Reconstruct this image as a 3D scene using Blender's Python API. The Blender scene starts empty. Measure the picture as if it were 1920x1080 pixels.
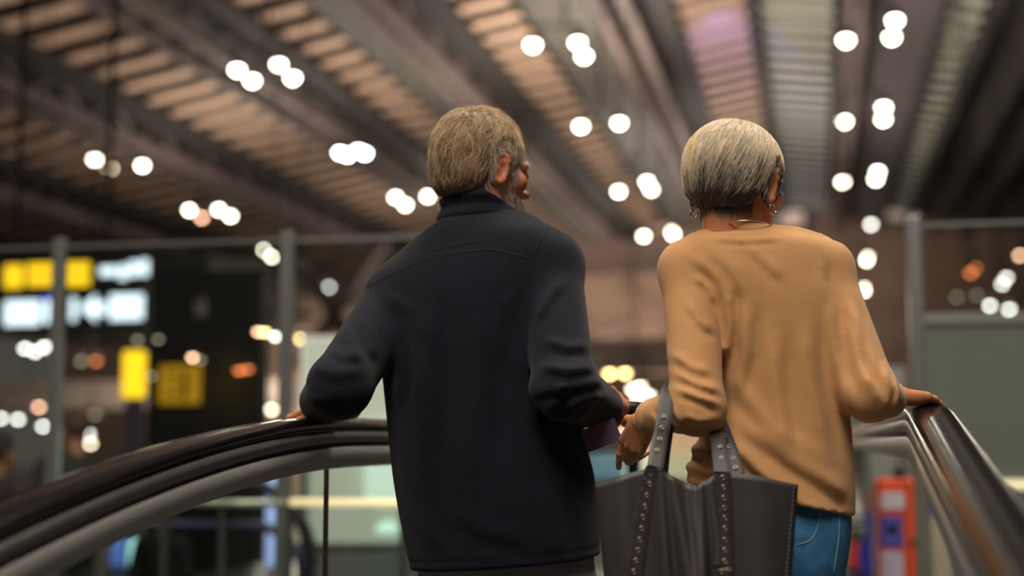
import bpy, math, random
import numpy as np
from mathutils import Vector, Matrix
from mathutils.bvhtree import BVHTree

random.seed(7)
RNG = np.random.default_rng(7)
SC = bpy.context.scene
COL = SC.collection
PI = math.pi

# ------------------------------------------------------------------ camera, world, light, exposure
F = 2667.0                       # focal length in pixels of the 1920 px wide frame (50 mm)
PITCH = math.radians(6.2)
YAW = math.radians(12.0)         # the hall and the walkway run 12 degrees to the right of the view
ZC = 1.0                         # camera height above the landing
cam_data = bpy.data.cameras.new('camera')
cam = bpy.data.objects.new('camera', cam_data)
COL.objects.link(cam)
cam.location = (0, 0, ZC)
cam.rotation_euler = (PI / 2 + PITCH, 0, 0)
cam_data.sensor_width = 36.0
cam_data.lens = F / 1920 * 36
cam_data.clip_start = 0.05
cam_data.clip_end = 400
cam_data.dof.use_dof = True
cam_data.dof.focus_distance = 2.68
cam_data.dof.aperture_fstop = 1.45
SC.camera = cam

world = bpy.data.worlds.new('world')
SC.world = world
world.use_nodes = True
bg = world.node_tree.nodes['Background']
bg.inputs['Color'].default_value = (1.0, 0.86, 0.74, 1)
bg.inputs['Strength'].default_value = 0.07

SC.view_settings.view_transform = 'Standard'
SC.view_settings.look = 'None'
SC.view_settings.exposure = 0.0
SC.view_settings.gamma = 1.0
SC.view_settings.use_curve_mapping = False


def hall(a, b, z):
    """hall axes (across, along, up) to world"""
    return Vector((a * math.cos(YAW) + b * math.sin(YAW), -a * math.sin(YAW) + b * math.cos(YAW), z))


def area_light(name, loc, direction, size, power, color, size_y=None):
    l = bpy.data.lights.new(name, 'AREA')
    l.energy = power
    l.color = color
    l.shape = 'RECTANGLE'
    l.size = size
    l.size_y = size_y or size
    o = bpy.data.objects.new(name, l)
    COL.objects.link(o)
    o.location = loc
    o.rotation_euler = Vector(direction).to_track_quat('-Z', 'Y').to_euler()
    return o


# unseen fill lights added over the couple: behind them, ahead and to the left
area_light('overhead_fill', (-0.6, -1.2, 6.8), (0.12, 0.55, -0.8), 2.6, 430, (1.0, 0.90, 0.78))
area_light('overhead_fill', (1.2, 4.6, 7.2), (-0.02, -0.18, -1), 3.0, 460, (1.0, 0.9, 0.78))
area_light('overhead_fill', (-5.5, 2.6, 6.0), (0.8, 0.05, -0.6), 2.0, 120, (1.0, 0.86, 0.7))
# unseen uplights added below the girders to brighten the roof
for b_, a_, pw in ((26, -14, 560), (26, -4, 1200), (42, -17, 700), (42, -6, 2100), (42, 3, 500), (58, -14, 900), (58, -2, 1500), (72, -8, 1100)):
    area_light('roof_fill', hall(a_, b_, 6.6), (0, 0, 1), 3.0, pw, (1.0, 0.84, 0.72))
# a violet wash on one bay of the roof
vl = bpy.data.lights.new('violet_wash', 'SPOT')
vl.energy = 5200
vl.color = (0.30, 0.24, 1.0)
vl.spot_size = math.radians(36)
vl.spot_blend = 0.9
vl.shadow_soft_size = 0.2
vo = bpy.data.objects.new('violet_wash', vl)
COL.objects.link(vo)
vo.location = hall(-2.7, 41.5, 13.2)
vo.rotation_euler = (hall(-2.5, 52, 15.0) - vo.location).to_track_quat('-Z', 'Y').to_euler()
# downlights added along the concourse to brighten the far hall
for a_, b_, pw in ((-12, 30, 1800), (-5, 46, 3000), (6, 34, 400)):
    area_light('concourse_fill', hall(a_, b_, 5.0), (0, 0, -1), 2.5, pw, (1.0, 0.85, 0.68))


# unseen fill lights added low before the far wall to brighten it
for a_, pw in ((-30, 1500), (-19, 2000), (-8, 1500), (1, 260)):
    area_light('far_wall_fill', hall(a_, 79, 0.4), (0.1, .8, .55), 2.5, pw, (1.0, 0.84, 0.70))


# ------------------------------------------------------------------ helpers
def P(x, y, Y):
    """the world point at horizontal distance Y seen at photo pixel (x, y)"""
    u = (x - 960) / F
    v = (540 - y) / F
    c, s = math.cos(PITCH), math.sin(PITCH)
    t = Y / (c - v * s)
    return Vector((u * t, Y, ZC + t * (s + v * c)))


def lin(r, g, b):
    def f(c):
        c /= 255
        return c / 12.92 if c <= 0.04045 else ((c + 0.055) / 1.055) ** 2.4
    return (f(r), f(g), f(b), 1)


def mat(name, rgb, rough=0.6, metal=0.0, var=0.12, scale=30.0, bump=0.0, bscale=None, spec=0.5, stretch=None, sheen=0.0):
    m = bpy.data.materials.new(name)
    m.use_nodes = True
    nt = m.node_tree
    n = nt.nodes
    bs = n['Principled BSDF']
    bs.inputs['Roughness'].default_value = rough
    bs.inputs['Metallic'].default_value = metal
    bs.inputs['Specular IOR Level'].default_value = spec
    if sheen:
        bs.inputs['Sheen Weight'].default_value = sheen
        bs.inputs['Sheen Roughness'].default_value = 0.5
    c = lin(*rgb)
    tc = n.new('ShaderNodeTexCoord')
    mp = n.new('ShaderNodeMapping')
    nt.links.new(tc.outputs['Object'], mp.inputs['Vector'])
    if stretch:
        mp.inputs['Scale'].default_value = stretch
    ns = n.new('ShaderNodeTexNoise')
    ns.inputs['Scale'].default_value = scale
    ns.inputs['Detail'].default_value = 4
    nt.links.new(mp.outputs['Vector'], ns.inputs['Vector'])
    rp = n.new('ShaderNodeValToRGB')
    rp.color_ramp.elements[0].position = 0.3
    rp.color_ramp.elements[1].position = 0.7
    rp.color_ramp.elements[0].color = tuple(x * (1 - var) for x in c[:3]) + (1,)
    rp.color_ramp.elements[1].color = tuple(min(1, x * (1 + var)) for x in c[:3]) + (1,)
    nt.links.new(ns.outputs['Fac'], rp.inputs['Fac'])
    nt.links.new(rp.outputs['Color'], bs.inputs['Base Color'])
    if bump:
        n2 = n.new('ShaderNodeTexNoise')
        n2.inputs['Scale'].default_value = bscale or scale * 4
        n2.inputs['Detail'].default_value = 3
        nt.links.new(mp.outputs['Vector'], n2.inputs['Vector'])
        bp = n.new('ShaderNodeBump')
        bp.inputs['Strength'].default_value = bump
        bp.inputs['Distance'].default_value = 0.0015
        nt.links.new(n2.outputs['Fac'], bp.inputs['Height'])
        nt.links.new(bp.outputs['Normal'], bs.inputs['Normal'])
    return m


def emat(name, rgb, strength):
    m = bpy.data.materials.new(name)
    m.use_nodes = True
    bs = m.node_tree.nodes['Principled BSDF']
    bs.inputs['Base Color'].default_value = lin(*rgb)
    bs.inputs['Emission Color'].default_value = lin(*rgb)
    bs.inputs['Emission Strength'].default_value = strength
    return m


def glass_mat(name, tint, refl=0.6, milk=0.0, milk_rgb=(200, 215, 205)):
    m = bpy.data.materials.new(name)
    m.use_nodes = True
    nt = m.node_tree
    n = nt.nodes
    out = n['Material Output']
    n.remove(n['Principled BSDF'])
    tr = n.new('ShaderNodeBsdfTransparent')
    tr.inputs['Color'].default_value = tint + (1,)
    gl = n.new('ShaderNodeBsdfGlossy')
    gl.inputs['Roughness'].default_value = 0.03
    fr = n.new('ShaderNodeFresnel')
    fr.inputs['IOR'].default_value = 1.45
    mu = n.new('ShaderNodeMath')
    mu.operation = 'MULTIPLY'
    mu.inputs[1].default_value = refl
    nt.links.new(fr.outputs['Fac'], mu.inputs[0])
    mx = n.new('ShaderNodeMixShader')
    nt.links.new(mu.outputs[0], mx.inputs['Fac'])
    nt.links.new(tr.outputs[0], mx.inputs[1])
    nt.links.new(gl.outputs[0], mx.inputs[2])
    last = mx
    if milk:
        df = n.new('ShaderNodeBsdfDiffuse')
        df.inputs['Color'].default_value = lin(*milk_rgb)
        m2 = n.new('ShaderNodeMixShader')
        m2.inputs['Fac'].default_value = milk
        nt.links.new(mx.outputs[0], m2.inputs[1])
        nt.links.new(df.outputs[0], m2.inputs[2])
        last = m2
    nt.links.new(last.outputs[0], out.inputs['Surface'])
    return m


def attr_mat(name, rough=0.45, spec=0.4):
    m = bpy.data.materials.new(name)
    m.use_nodes = True
    nt = m.node_tree
    bs = nt.nodes['Principled BSDF']
    at = nt.nodes.new('ShaderNodeAttribute')
    at.attribute_name = 'Col'
    nt.links.new(at.outputs['Color'], bs.inputs['Base Color'])
    bs.inputs['Roughness'].default_value = rough
    bs.inputs['Specular IOR Level'].default_value = spec
    return m


def mesh_data(name, V, Fc, material, smooth=False, col=None):
    me = bpy.data.meshes.new(name)
    V = np.asarray(V, dtype=np.float32)
    if isinstance(Fc, np.ndarray) and Fc.ndim == 2:
        k = Fc.shape[1]
        me.vertices.add(len(V))
        me.vertices.foreach_set('co', V.ravel())
        me.loops.add(Fc.size)
        me.loops.foreach_set('vertex_index', Fc.ravel().astype(np.int32))
        me.polygons.add(len(Fc))
        me.polygons.foreach_set('loop_start', np.arange(0, Fc.size, k, dtype=np.int32))
        me.update(calc_edges=True)
        me.validate()
    else:
        me.from_pydata([tuple(map(float, v)) for v in V], [], [tuple(f) for f in Fc])
        me.update()
    if smooth:
        me.polygons.foreach_set('use_smooth', np.ones(len(me.polygons), dtype=bool))
    if col is not None:
        at = me.color_attributes.new('Col', 'FLOAT_COLOR', 'POINT')
        c4 = np.ones((len(V), 4), dtype=np.float32)
        c4[:, :3] = col
        at.data.foreach_set('color', c4.ravel())
    if material:
        me.materials.append(material)
    return me


def link(name, me, parent=None):
    o = bpy.data.objects.new(name, me)
    COL.objects.link(o)
    if parent is not None:
        o.parent = parent
    return o


def tag(o, label=None, cat=None, group=None, kind=None):
    if label:
        o['label'] = label
    if cat:
        o['category'] = cat
    if group:
        o['group'] = group
    if kind:
        o['kind'] = kind
    return o


def thing(name, label, cat, loc=(0, 0, 0), rotz=0.0, group=None, kind=None):
    o = bpy.data.objects.new(name, None)
    o.empty_display_size = 0.1
    COL.objects.link(o)
    o.location = loc
    o.rotation_euler = (0, 0, rotz)
    return tag(o, label, cat, group, kind)


class MB:
    """collects simple shapes into one mesh"""
    def __init__(self):
        self.V = []
        self.F = []

    def add(self, V, Fc):
        k = len(self.V)
        self.V.extend([tuple(v) for v in V])
        self.F.extend([tuple(i + k for i in f) for f in Fc])
        return self

    def box(self, c, s, rot=None, bev=0.0):
        hx, hy, hz = s[0] / 2, s[1] / 2, s[2] / 2
        if bev:
            b = min(bev, hx * .9, hy * .9, hz * .9)
            pts = []
            for sx in (-1, 1):
                for sy in (-1, 1):
                    for sz in (-1, 1):
                        pts.append((sx * (hx - b), sy * (hy - b), sz * hz))
                        pts.append((sx * (hx - b), sy * hy, sz * (hz - b)))
                        pts.append((sx * hx, sy * (hy - b), sz * (hz - b)))
            import bmesh
            bm = bmesh.new()
            for p in pts:
                bm.verts.new(p)
            r = bmesh.ops.convex_hull(bm, input=bm.verts)
            bm.verts.index_update()
            V = [v.co.copy() for v in bm.verts]
            Fc = [[v.index for v in f.verts] for f in bm.faces]
            bm.free()
        else:
            V = [Vector((x, y, z)) for x in (-hx, hx) for y in (-hy, hy) for z in (-hz, hz)]
            Fc = [(0, 1, 3, 2), (4, 6, 7, 5), (0, 4, 5, 1), (2, 3, 7, 6), (0, 2, 6, 4), (1, 5, 7, 3)]
        if rot is not None:
            V = [rot @ v for v in V]
        c = Vector(c)
        return self.add([Vector(v) + c for v in V], Fc)

    def tube(self, pts, r, seg=10, closed=False, cap=True):
        pts = [Vector(p) for p in pts]
        n = len(pts)
        rr = r if hasattr(r, '__len__') else [r] * n
        V = []
        up = None
        for i, p in enumerate(pts):
            if closed:
                t = (pts[(i + 1) % n] - pts[i - 1])
            else:
                t = pts[min(i + 1, n - 1)] - pts[max(i - 1, 0)]
            t.normalize()
            if up is None:
                up = Vector((0, 0, 1)) if abs(t.z) < .9 else Vector((1, 0, 0))
            s = t.cross(up).normalized()
            up = s.cross(t).normalized()
            for k in range(seg):
                a = 2 * PI * k / seg
                V.append(p + s * math.cos(a) * rr[i] + up * math.sin(a) * rr[i])
        Fc = []
        for i in range(n if closed else n - 1):
            j = (i + 1) % n
            for k in range(seg):
                k2 = (k + 1) % seg
                Fc.append((i * seg + k, i * seg + k2, j * seg + k2, j * seg + k))
        if not closed and cap:
            Fc.append(tuple(range(seg))[::-1])
            Fc.append(tuple((n - 1) * seg + k for k in range(seg)))
        return self.add(V, Fc)

    def lathe(self, c, prof, seg=16, axis='Z'):
        """prof: list of (radius, height) around axis"""
        V = []
        for r, h in prof:
            for k in range(seg):
                a = 2 * PI * k / seg
                v = Vector((r * math.cos(a), r * math.sin(a), h))
                if axis == 'Y':
                    v = Vector((v.x, v.z, v.y))
                V.append(v + Vector(c))
        Fc = []
        for i in range(len(prof) - 1):
            for k in range(seg):
                k2 = (k + 1) % seg
                Fc.append((i * seg + k, i * seg + k2, (i + 1) * seg + k2, (i + 1) * seg + k))
        Fc.append(tuple(range(seg))[::-1])
        Fc.append(tuple((len(prof) - 1) * seg + k for k in range(seg)))
        return self.add(V, Fc)

    def build(self, name, material, parent=None, smooth=False):
        return link(name, mesh_data(name, self.V, self.F, material, smooth), parent)


def sweep_data(name, path, frames, prof, material, closed_prof=True, smooth=True):
    """sweep a 2-D profile (side, up) along path; frames gives (side, up) vectors per point"""
    V = []
    m = len(prof)
    for p, (s, u) in zip(path, frames):
        for a, b in prof:
            V.append(p + s * a + u * b)
    Fc = []
    n = len(path)
    for i in range(n - 1):
        for k in range(m if closed_prof else m - 1):
            k2 = (k + 1) % m
            Fc.append((i * m + k, i * m + k2, (i + 1) * m + k2, (i + 1) * m + k))
    if closed_prof:
        Fc.append(tuple(range(m)))
        Fc.append(tuple((n - 1) * m + k for k in range(m))[::-1])
    return mesh_data(name, V, Fc, material, smooth)


def catmull(pts, n):
    """n points along a Catmull-Rom curve through pts (arrays of any dimension)"""
    Q = np.asarray([list(p) for p in pts], dtype=float)
    Q = np.vstack([2 * Q[0] - Q[1], Q, 2 * Q[-1] - Q[-2]])
    m = len(Q) - 3
    out = []
    for i in range(n):
        t = i / (n - 1) * m
        k = min(int(t), m - 1)
        t -= k
        a, b, c, d = Q[k], Q[k + 1], Q[k + 2], Q[k + 3]
        out.append(0.5 * ((2 * b) + (c - a) * t + (2 * a - 5 * b + 4 * c - d) * t * t + (3 * b - a - 3 * c + d) * t ** 3))
    return np.array(out)


# ------------------------------------------------------------------ signed-distance modelling
def length(v):
    return np.sqrt((v * v).sum(-1))


def s_cone(p, a, b, ra, rb):
    a = np.asarray(a, np.float32)
    b = np.asarray(b, np.float32)
    ba = b - a
    h = np.clip(((p - a) @ ba) / max(float(ba @ ba), 1e-12), 0, 1)
    return length(p - a - h[:, None] * ba) - (ra + h * (rb - ra))


def s_ell(p, c, r, R=None):
    q = p - np.asarray(c, np.float32)
    if R is not None:
        q = q @ np.asarray(R, np.float32)
    r = np.asarray(r, np.float32)
    k0 = length(q / r)
    k1 = length(q / (r * r))
    return k0 * (k0 - 1) / np.maximum(k1, 1e-9)


def smin(a, b, k):
    h = np.clip(.5 + .5 * (b - a) / k, 0, 1)
    return b + (a - b) * h - k * h * (1 - h)


def smax(a, b, k):
    return -smin(-a, -b, k)


class Loft:
    """a trunk given by levels (z, cx, cy, half width seen from the camera, half depth)"""
    def __init__(self, levels, yaw=0.0, e=2.2):
        L = sorted(levels)
        D = catmull(L, 80)
        self.c, self.s = math.cos(yaw), math.sin(yaw)
        w, b = D[:, 3], D[:, 4]
        a = np.sqrt(np.maximum(w * w - (b * self.s) ** 2, 1e-5)) / self.c
        self.z, self.cx, self.cy, self.a, self.b = D[:, 0], D[:, 1], D[:, 2], a, b
        self.e = e

    def __call__(self, p, grow=0.0):
        z = p[:, 2]
        f = lambda q: np.interp(z, self.z, q).astype(np.float32)
        dx = p[:, 0] - f(self.cx)
        dy = p[:, 1] - f(self.cy)
        u = np.abs((dx * self.c - dy * self.s) / (f(self.a) + grow))
        v = np.abs((dx * self.s + dy * self.c) / (f(self.b) + grow))
        k = (u ** self.e + v ** self.e) ** (1 / self.e)
        r = np.sqrt(dx * dx + dy * dy)
        d = r * (1 - 1 / np.maximum(k, 1e-3))
        d = np.maximum(d, -0.2)
        return np.maximum(np.maximum(d, z - self.z[-1]), self.z[0] - z)


def poly_dist_xz(p, pts):
    """distance in the x-z plane to a polyline, and the run along it (0..1)"""
    best = np.full(len(p), 9.0, np.float32)
    run = np.zeros(len(p), np.float32)
    q = p[:, [0, 2]]
    n = len(pts) - 1
    for i in range(n):
        a = np.array((pts[i][0], pts[i][2]), np.float32)
        b = np.array((pts[i + 1][0], pts[i + 1][2]), np.float32)
        ba = b - a
        h = np.clip(((q - a) @ ba) / max(float(ba @ ba), 1e-9), 0, 1)
        d = length(q - a - h[:, None] * ba)
        m = d < best
        best = np.where(m, d, best)
        run = np.where(m, (i + h) / n, run)
    return best, run


def fold(p, pts, amp, w, ymax=99):
    d, t = poly_dist_xz(p, pts)
    return amp * np.exp(-(d / w) ** 2) * np.clip(4 * t + .15, 0, 1) * np.clip(4 * (1 - t) + .15, 0, 1) * (p[:, 1] < ymax)


def surfnet(f, lo, hi, h, B=8):
    """block-sparse surface nets: vertices and quads of f = 0"""
    lo = np.asarray(lo, float)
    hi = np.asarray(hi, float)
    nb = np.ceil((hi - lo) / (h * B)).astype(int) + 1
    g = np.stack(np.meshgrid(*[np.arange(k) for k in nb], indexing='ij'), -1).reshape(-1, 3)
    ctr = (lo + (g + .5) * h * B).astype(np.float32)
    d = f(ctr)
    keep = np.abs(d) < B * h * 1.25 + .004
    g = g[keep]
    N = nb * B + 2
    ar = np.arange(B + 1)
    loc = np.stack(np.meshgrid(ar, ar, ar, indexing='ij'), -1).reshape(-1, 3)
    D = np.empty((len(g), (B + 1) ** 3), np.float32)
    step = max(1, 400000 // (B + 1) ** 3)
    for i in range(0, len(g), step):
        q = (g[i:i + step, None, :] * B + loc[None]) * h + lo
        D[i:i + step] = f(q.reshape(-1, 3).astype(np.float32)).reshape(-1, (B + 1) ** 3)
    D = D.reshape(-1, B + 1, B + 1, B + 1)
    S = D < 0
    cnt = sum(S[:, i:i + B, j:j + B, k:k + B].astype(np.int8) for i in (0, 1) for j in (0, 1) for k in (0, 1))
    bi, ci, cj, ck = np.nonzero((cnt > 0) & (cnt < 8))
    acc = np.zeros((len(bi), 3))
    num = np.zeros(len(bi))
    corners = [(i, j, k) for i in (0, 1) for j in (0, 1) for k in (0, 1)]
    for a in corners:
        for ax in range(3):
            if a[ax]:
                continue
            b = list(a)
            b[ax] = 1
            da = D[bi, ci + a[0], cj + a[1], ck + a[2]]
            db = D[bi, ci + b[0], cj + b[1], ck + b[2]]
            m = (da < 0) != (db < 0)
            t = np.where(m, da / np.where(m, da - db, 1), 0)
            pt = np.array(a, float)[None].repeat(len(bi), 0)
            pt[:, ax] += t
            acc += pt * m[:, None]
            num += m
    cell = g[bi] * B + np.stack([ci, cj, ck], -1)
    V = (cell + acc / num[:, None]) * h + lo
    key = cell[:, 0] + N[0] * (cell[:, 1] + N[1] * cell[:, 2])
    order = np.argsort(key)
    skey = key[order]

    def find(c):
        k = c[:, 0] + N[0] * (c[:, 1] + N[1] * c[:, 2])
        j = np.clip(np.searchsorted(skey, k), 0, len(skey) - 1)
        return np.where(skey[j] == k, order[j], -1)

    quads = []
    for ax in range(3):
        sl0 = [slice(0, B)] * 3
        sl1 = list(sl0)
        sl1[ax] = slice(1, B + 1)
        A = S[(slice(None), *sl0)]
        C = S[(slice(None), *sl1)]
        b, i, j, k = np.nonzero(A != C)
        flip = A[b, i, j, k]
        c = g[b] * B + np.stack([i, j, k], -1)
        u, w = (ax + 1) % 3, (ax + 2) % 3
        eu = np.zeros(3, int)
        eu[u] = 1
        ew = np.zeros(3, int)
        ew[w] = 1
        q = np.stack([find(c - eu - ew), find(c - ew), find(c), find(c - eu)], -1)
        q[~flip] = q[~flip][:, ::-1]
        quads.append(q[(q >= 0).all(1)])
    return V.astype(np.float32), np.concatenate(quads)


def sdf_grad(f, p, e=0.002):
    g = np.stack([f(p + np.array(d, np.float32)) - f(p - np.array(d, np.float32)) for d in ((e, 0, 0), (0, e, 0), (0, 0, e))], -1)
    return g / np.maximum(length(g)[:, None], 1e-9)


def join(parts):
    Vs, Fs, k = [], [], 0
    for V, Fc in parts:
        Vs.append(V)
        Fs.append(Fc + k)
        k += len(V)
    return np.vstack(Vs), np.vstack(Fs)


def bvh(V, Fc):
    return BVHTree.FromPolygons([tuple(map(float, v)) for v in V], [tuple(map(int, q)) for q in Fc])


CAMV = Vector((0, 0, ZC))


def on_surface(tree, x, y, lift=0.0):
    """where the sight line through photo pixel (x, y) meets a garment"""
    d = (P(x, y, 3.0) - CAMV).normalized()
    hit = tree.ray_cast(CAMV, d)
    if hit[0] is None:
        return None, None
    n = hit[1]
    if n.dot(d) > 0:
        n = -n
    return hit[0] + n * lift, n


def strands(f, V, Fc, n, mask, comb, length_fn, color_fn, r0=0.0006, steps=7, lift=0.3, off0=0.0005, jitter=0.25, seed=1):
    """combed hair: thin tapering three-sided strands that follow the surface f = 0"""
    rng = np.random.default_rng(seed)
    A, Bv, C = V[Fc[:, 0]], V[Fc[:, 1]], V[Fc[:, 2]]
    ar = length(np.cross(Bv - A, C - A))
    cen = (A + C) / 2
    ar = ar * mask(cen)
    idx = rng.choice(len(Fc), n, p=ar / ar.sum())
    w = rng.random((n, 2, 1))
    p = (A[idx] * (1 - w[:, 0]) + Bv[idx] * w[:, 0]) * (1 - w[:, 1]) + C[idx] * w[:, 1]
    p = p.astype(np.float32)
    root = p.copy()
    L = length_fn(p, rng).astype(np.float32)
    jit = rng.normal(0, jitter, (n, 3)).astype(np.float32)
    up = (rng.random(n) * .9 + .1).astype(np.float32)
    pts = [p]
    off = np.full(n, off0, np.float32)
    for k in range(steps):
        nrm = sdf_grad(f, p)
        d = comb(p) + jit + rng.normal(0, jitter * .35, (n, 3)).astype(np.float32)
        d = d - nrm * (d * nrm).sum(-1, keepdims=True)
        d = d / np.maximum(length(d)[:, None], 1e-6)
        p = p + d * (L / steps)[:, None]
        off = off + (lift * L / steps) * up
        nrm = sdf_grad(f, p)
        p = p + nrm * np.clip(off - f(p), -.01, .01)[:, None]
        pts.append(p)
    Q = np.stack(pts, 1)
    m = steps + 1
    T = np.gradient(Q, axis=1)
    T /= np.maximum(length(T)[..., None], 1e-9)
    ref = rng.normal(size=(n, 1, 3))
    S = np.cross(T, ref)
    S /= np.maximum(length(S)[..., None], 1e-9)
    U = np.cross(T, S)
    rad = (r0 * np.linspace(1, .25, m))[None, :, None] * (.7 + .6 * rng.random((n, 1, 1)))
    ring = [Q + rad * (math.cos(a) * S + math.sin(a) * U) for a in (0, 2 * PI / 3, 4 * PI / 3)]
    W = np.stack(ring, 2).reshape(-1, 3)
    base = (np.arange(n) * m * 3)[:, None, None] + (np.arange(steps) * 3)[None, :, None]
    k = np.arange(3)[None, None, :]
    k2 = (k + 1) % 3
    quad = np.stack([base + k, base + k2, base + 3 + k2, base + 3 + k], -1).reshape(-1, 4)
    col = color_fn(root, rng)
    col = np.repeat(col, m * 3, 0)
    return W, quad, col


def frame(yaw, pitch=0.0, roll=0.0):
    """columns: right, forward, up of a head turned by yaw to its right"""
    R = Matrix.Rotation(-yaw, 3, 'Z') @ Matrix.Rotation(pitch, 3, 'X') @ Matrix.Rotation(roll, 3, 'Y')
    return np.array(R)

# ------------------------------------------------------------------ materials of the setting
M = {}
M['slat'] = mat('roof_slat_beige', (178, 152, 130), .7, var=.10, scale=1.5)
M['slat_green'] = mat('roof_slat_grey_green', (172, 178, 164), .7, var=.10, scale=1.5)
M['roof'] = mat('roof_dark', (34, 30, 27), .9, var=.2, scale=.5)
M['roof_plain'] = mat('roof_plain_board', (50, 45, 48), .8, var=.1, scale=.6)
M['girder'] = mat('girder_paint', (78, 68, 66), .6, var=.12, scale=1.0)
M['duct'] = mat('duct_mesh', (60, 60, 56), .7, var=.45, scale=2.2, bump=.3)
M['black_steel'] = mat('black_steel', (20, 18, 17), .8)
M['steel_grey'] = mat('grey_steel', (128, 130, 128), .35, .6, var=.06)
M['wall_dark'] = mat('far_wall', (132, 110, 94), .9, var=.35, scale=.25)
M['wall_right'] = mat('side_wall', (44, 42, 40), .9, var=.2, scale=.4)
M['floor'] = mat('polished_floor', (96, 90, 84), .22, var=.15, scale=.8)
M['landing'] = mat('landing_floor_plate', (88, 88, 88), .4, .5, var=.08)
M['slab'] = mat('gallery_slab_paint', (142, 128, 120), .8, var=.08, scale=.4)
M['beam_mauve'] = mat('beam_paint', (140, 122, 120), .7, var=.08, scale=.4)
M['sign_black'] = mat('sign_casing', (22, 26, 28), .5)
M['tower_black'] = mat('tower_panel', (20, 19, 20), .35, var=.1)
M['lamp_metal'] = mat('lamp_housing', (60, 58, 55), .5, .5)
M['partition'] = mat('ribbed_partition', (112, 116, 108), .6, var=.12, scale=2)
M['frame_pale'] = mat('pale_frame', (150, 150, 146), .6)
M['frame_mauve'] = mat('mauve_column', (118, 108, 112), .6)
M['glass'] = glass_mat('clear_glass', (.93, .96, .94), .05)
M['glass_screen'] = glass_mat('screen_glass', (.93, .95, .94), .30)
M['glass_milk'] = glass_mat('booth_glass', (.92, .96, .93), .2, .10)
M['rubber'] = mat('handrail_rubber', (20, 16, 17), .15, 0, var=.1, scale=60, spec=.42)
M['rubber_edge'] = mat('handrail_lip', (24, 22, 22), .45)
M['alu'] = mat('brushed_rail_profile', (168, 165, 162), .45, .30, var=.06, scale=8, stretch=(1, 1, 40))
M['alu_dark'] = mat('dark_gasket', (30, 30, 28), .6)
M['alu_up'] = mat('upper_rail_trim', (112, 108, 106), .42, .4, var=.06)
M['belt'] = mat('walkway_pallet', (60, 60, 62), .6, .4)
M['rod'] = M['black_steel']

LAMP = {
    'w': emat('lamp_white', (255, 252, 226), 30),
    'c': emat('lamp_cool', (238, 250, 255), 42),
    'd': emat('lamp_dim', (255, 236, 205), 17),
    'p': emat('lamp_peach', (255, 196, 160), 14),
    'o': emat('lamp_orange', (255, 140, 80), 4.5),
    's': emat('lamp_small_white', (250, 250, 240), 14),
    'g': emat('lamp_faint', (190, 185, 160), 2.4),
    'y': emat('lamp_warm_yellow', (255, 226, 150), 16),
}

RZ = -YAW


def roofz(a):
    return 15.0 - 0.19 * abs(a + 1.0)


# ------------------------------------------------------------------ ceiling: roof deck, slats, girders
B0, B1 = 14.0, 86.0
deck = MB()
for a0, a1 in ((-46, -1), (-1, 34)):
    z0, z1 = roofz(a0) + .7, roofz(a1) + .7
    deck.add([(a0, B0, z0), (a1, B0, z1), (a1, B1, z1), (a0, B1, z0), (a0, B0, z0 + .3), (a1, B0, z1 + .3), (a1, B1, z1 + .3), (a0, B1, z0 + .3)],
             [(0, 1, 2, 3), (7, 6, 5, 4), (0, 4, 5, 1), (1, 5, 6, 2), (2, 6, 7, 3), (3, 7, 4, 0)])
ceiling = deck.build('ceiling', M['roof'])
ceiling.rotation_euler = (0, 0, RZ)
tag(ceiling, 'dark vaulted hall roof with beige slats between steel girders', kind='structure')

PITCHB = 1.62
slat_count = 0


def slats(a0, a1, material, b0=20.0, b1=85.0):
    global slat_count
    w = a1 - a0
    ac = (a0 + a1) / 2
    mb = MB()
    mb.box((0, 0, 0), (w, .92, .07))
    me = mesh_data('roof_slat', mb.V, mb.F, material)
    slope = math.atan2(roofz(a0) - roofz(a1), w)
    b = b0
    while b < b1:
        o = link('roof_slat', me, ceiling)
        o.location = (ac, b, roofz(ac))
        o.rotation_euler = (math.radians(8.5), slope, 0)
        slat_count += 1
        b += PITCHB


slats(-31.6, -28.9, M['slat'], 36)
slats(-25.6, -22.5, M['slat'], 28)
slats(-20.2, -17.2, M['slat'], 25)
slats(-15.0, -13.2, M['slat'], 24)
slats(-10.7, -8.3, M['slat'], 24)
slats(-4.7, -1.9, M['slat'], 26)
slats(-1.45, .85, M['slat_green'], 26)
slats(4.15, 5.2, M['slat_green'], 28)


def girder(a, half=.55, duct=None, b0=B0, b1=B1):
    zr = roofz(a)
    g = MB()
    for da in (-half, half):
        g.box((a + da, (b0 + b1) / 2, zr - .75), (.30, b1 - b0, .34))
    o = g.build('girder', M['girder'], ceiling)
    m = MB()
    m.box((a + .5, (b0 + b1) / 2, zr + .05), (half * 2 + 1.1, b1 - b0, .3))
    m.build('girder_backing', M['black_steel'], o)
    if duct:
        d = MB()
        d.box(((duct[0] + duct[1]) / 2, (b0 + b1) / 2, zr - .12), (duct[1] - duct[0], b1 - b0, .5))
        d.build('service_duct', M['duct'], o)
    k = MB()
    b = b0 + 1
    i = 0
    while b < b1 - 3:
        for da in (-half, half):
            p0, p1 = Vector((a + da, b, zr - .65)), Vector((a + da, b + 1.6, zr + .1))
            if i % 2:
                p0.z, p1.z = p1.z, p0.z
            k.tube([p0, p1], .07, 5)
        k.box((a, b, zr - .75), (half * 2, .16, .12))
        b += 1.6
        i += 1
    tag(k.build('lattice', M['girder'], o), kind='stuff')
    return o


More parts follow.
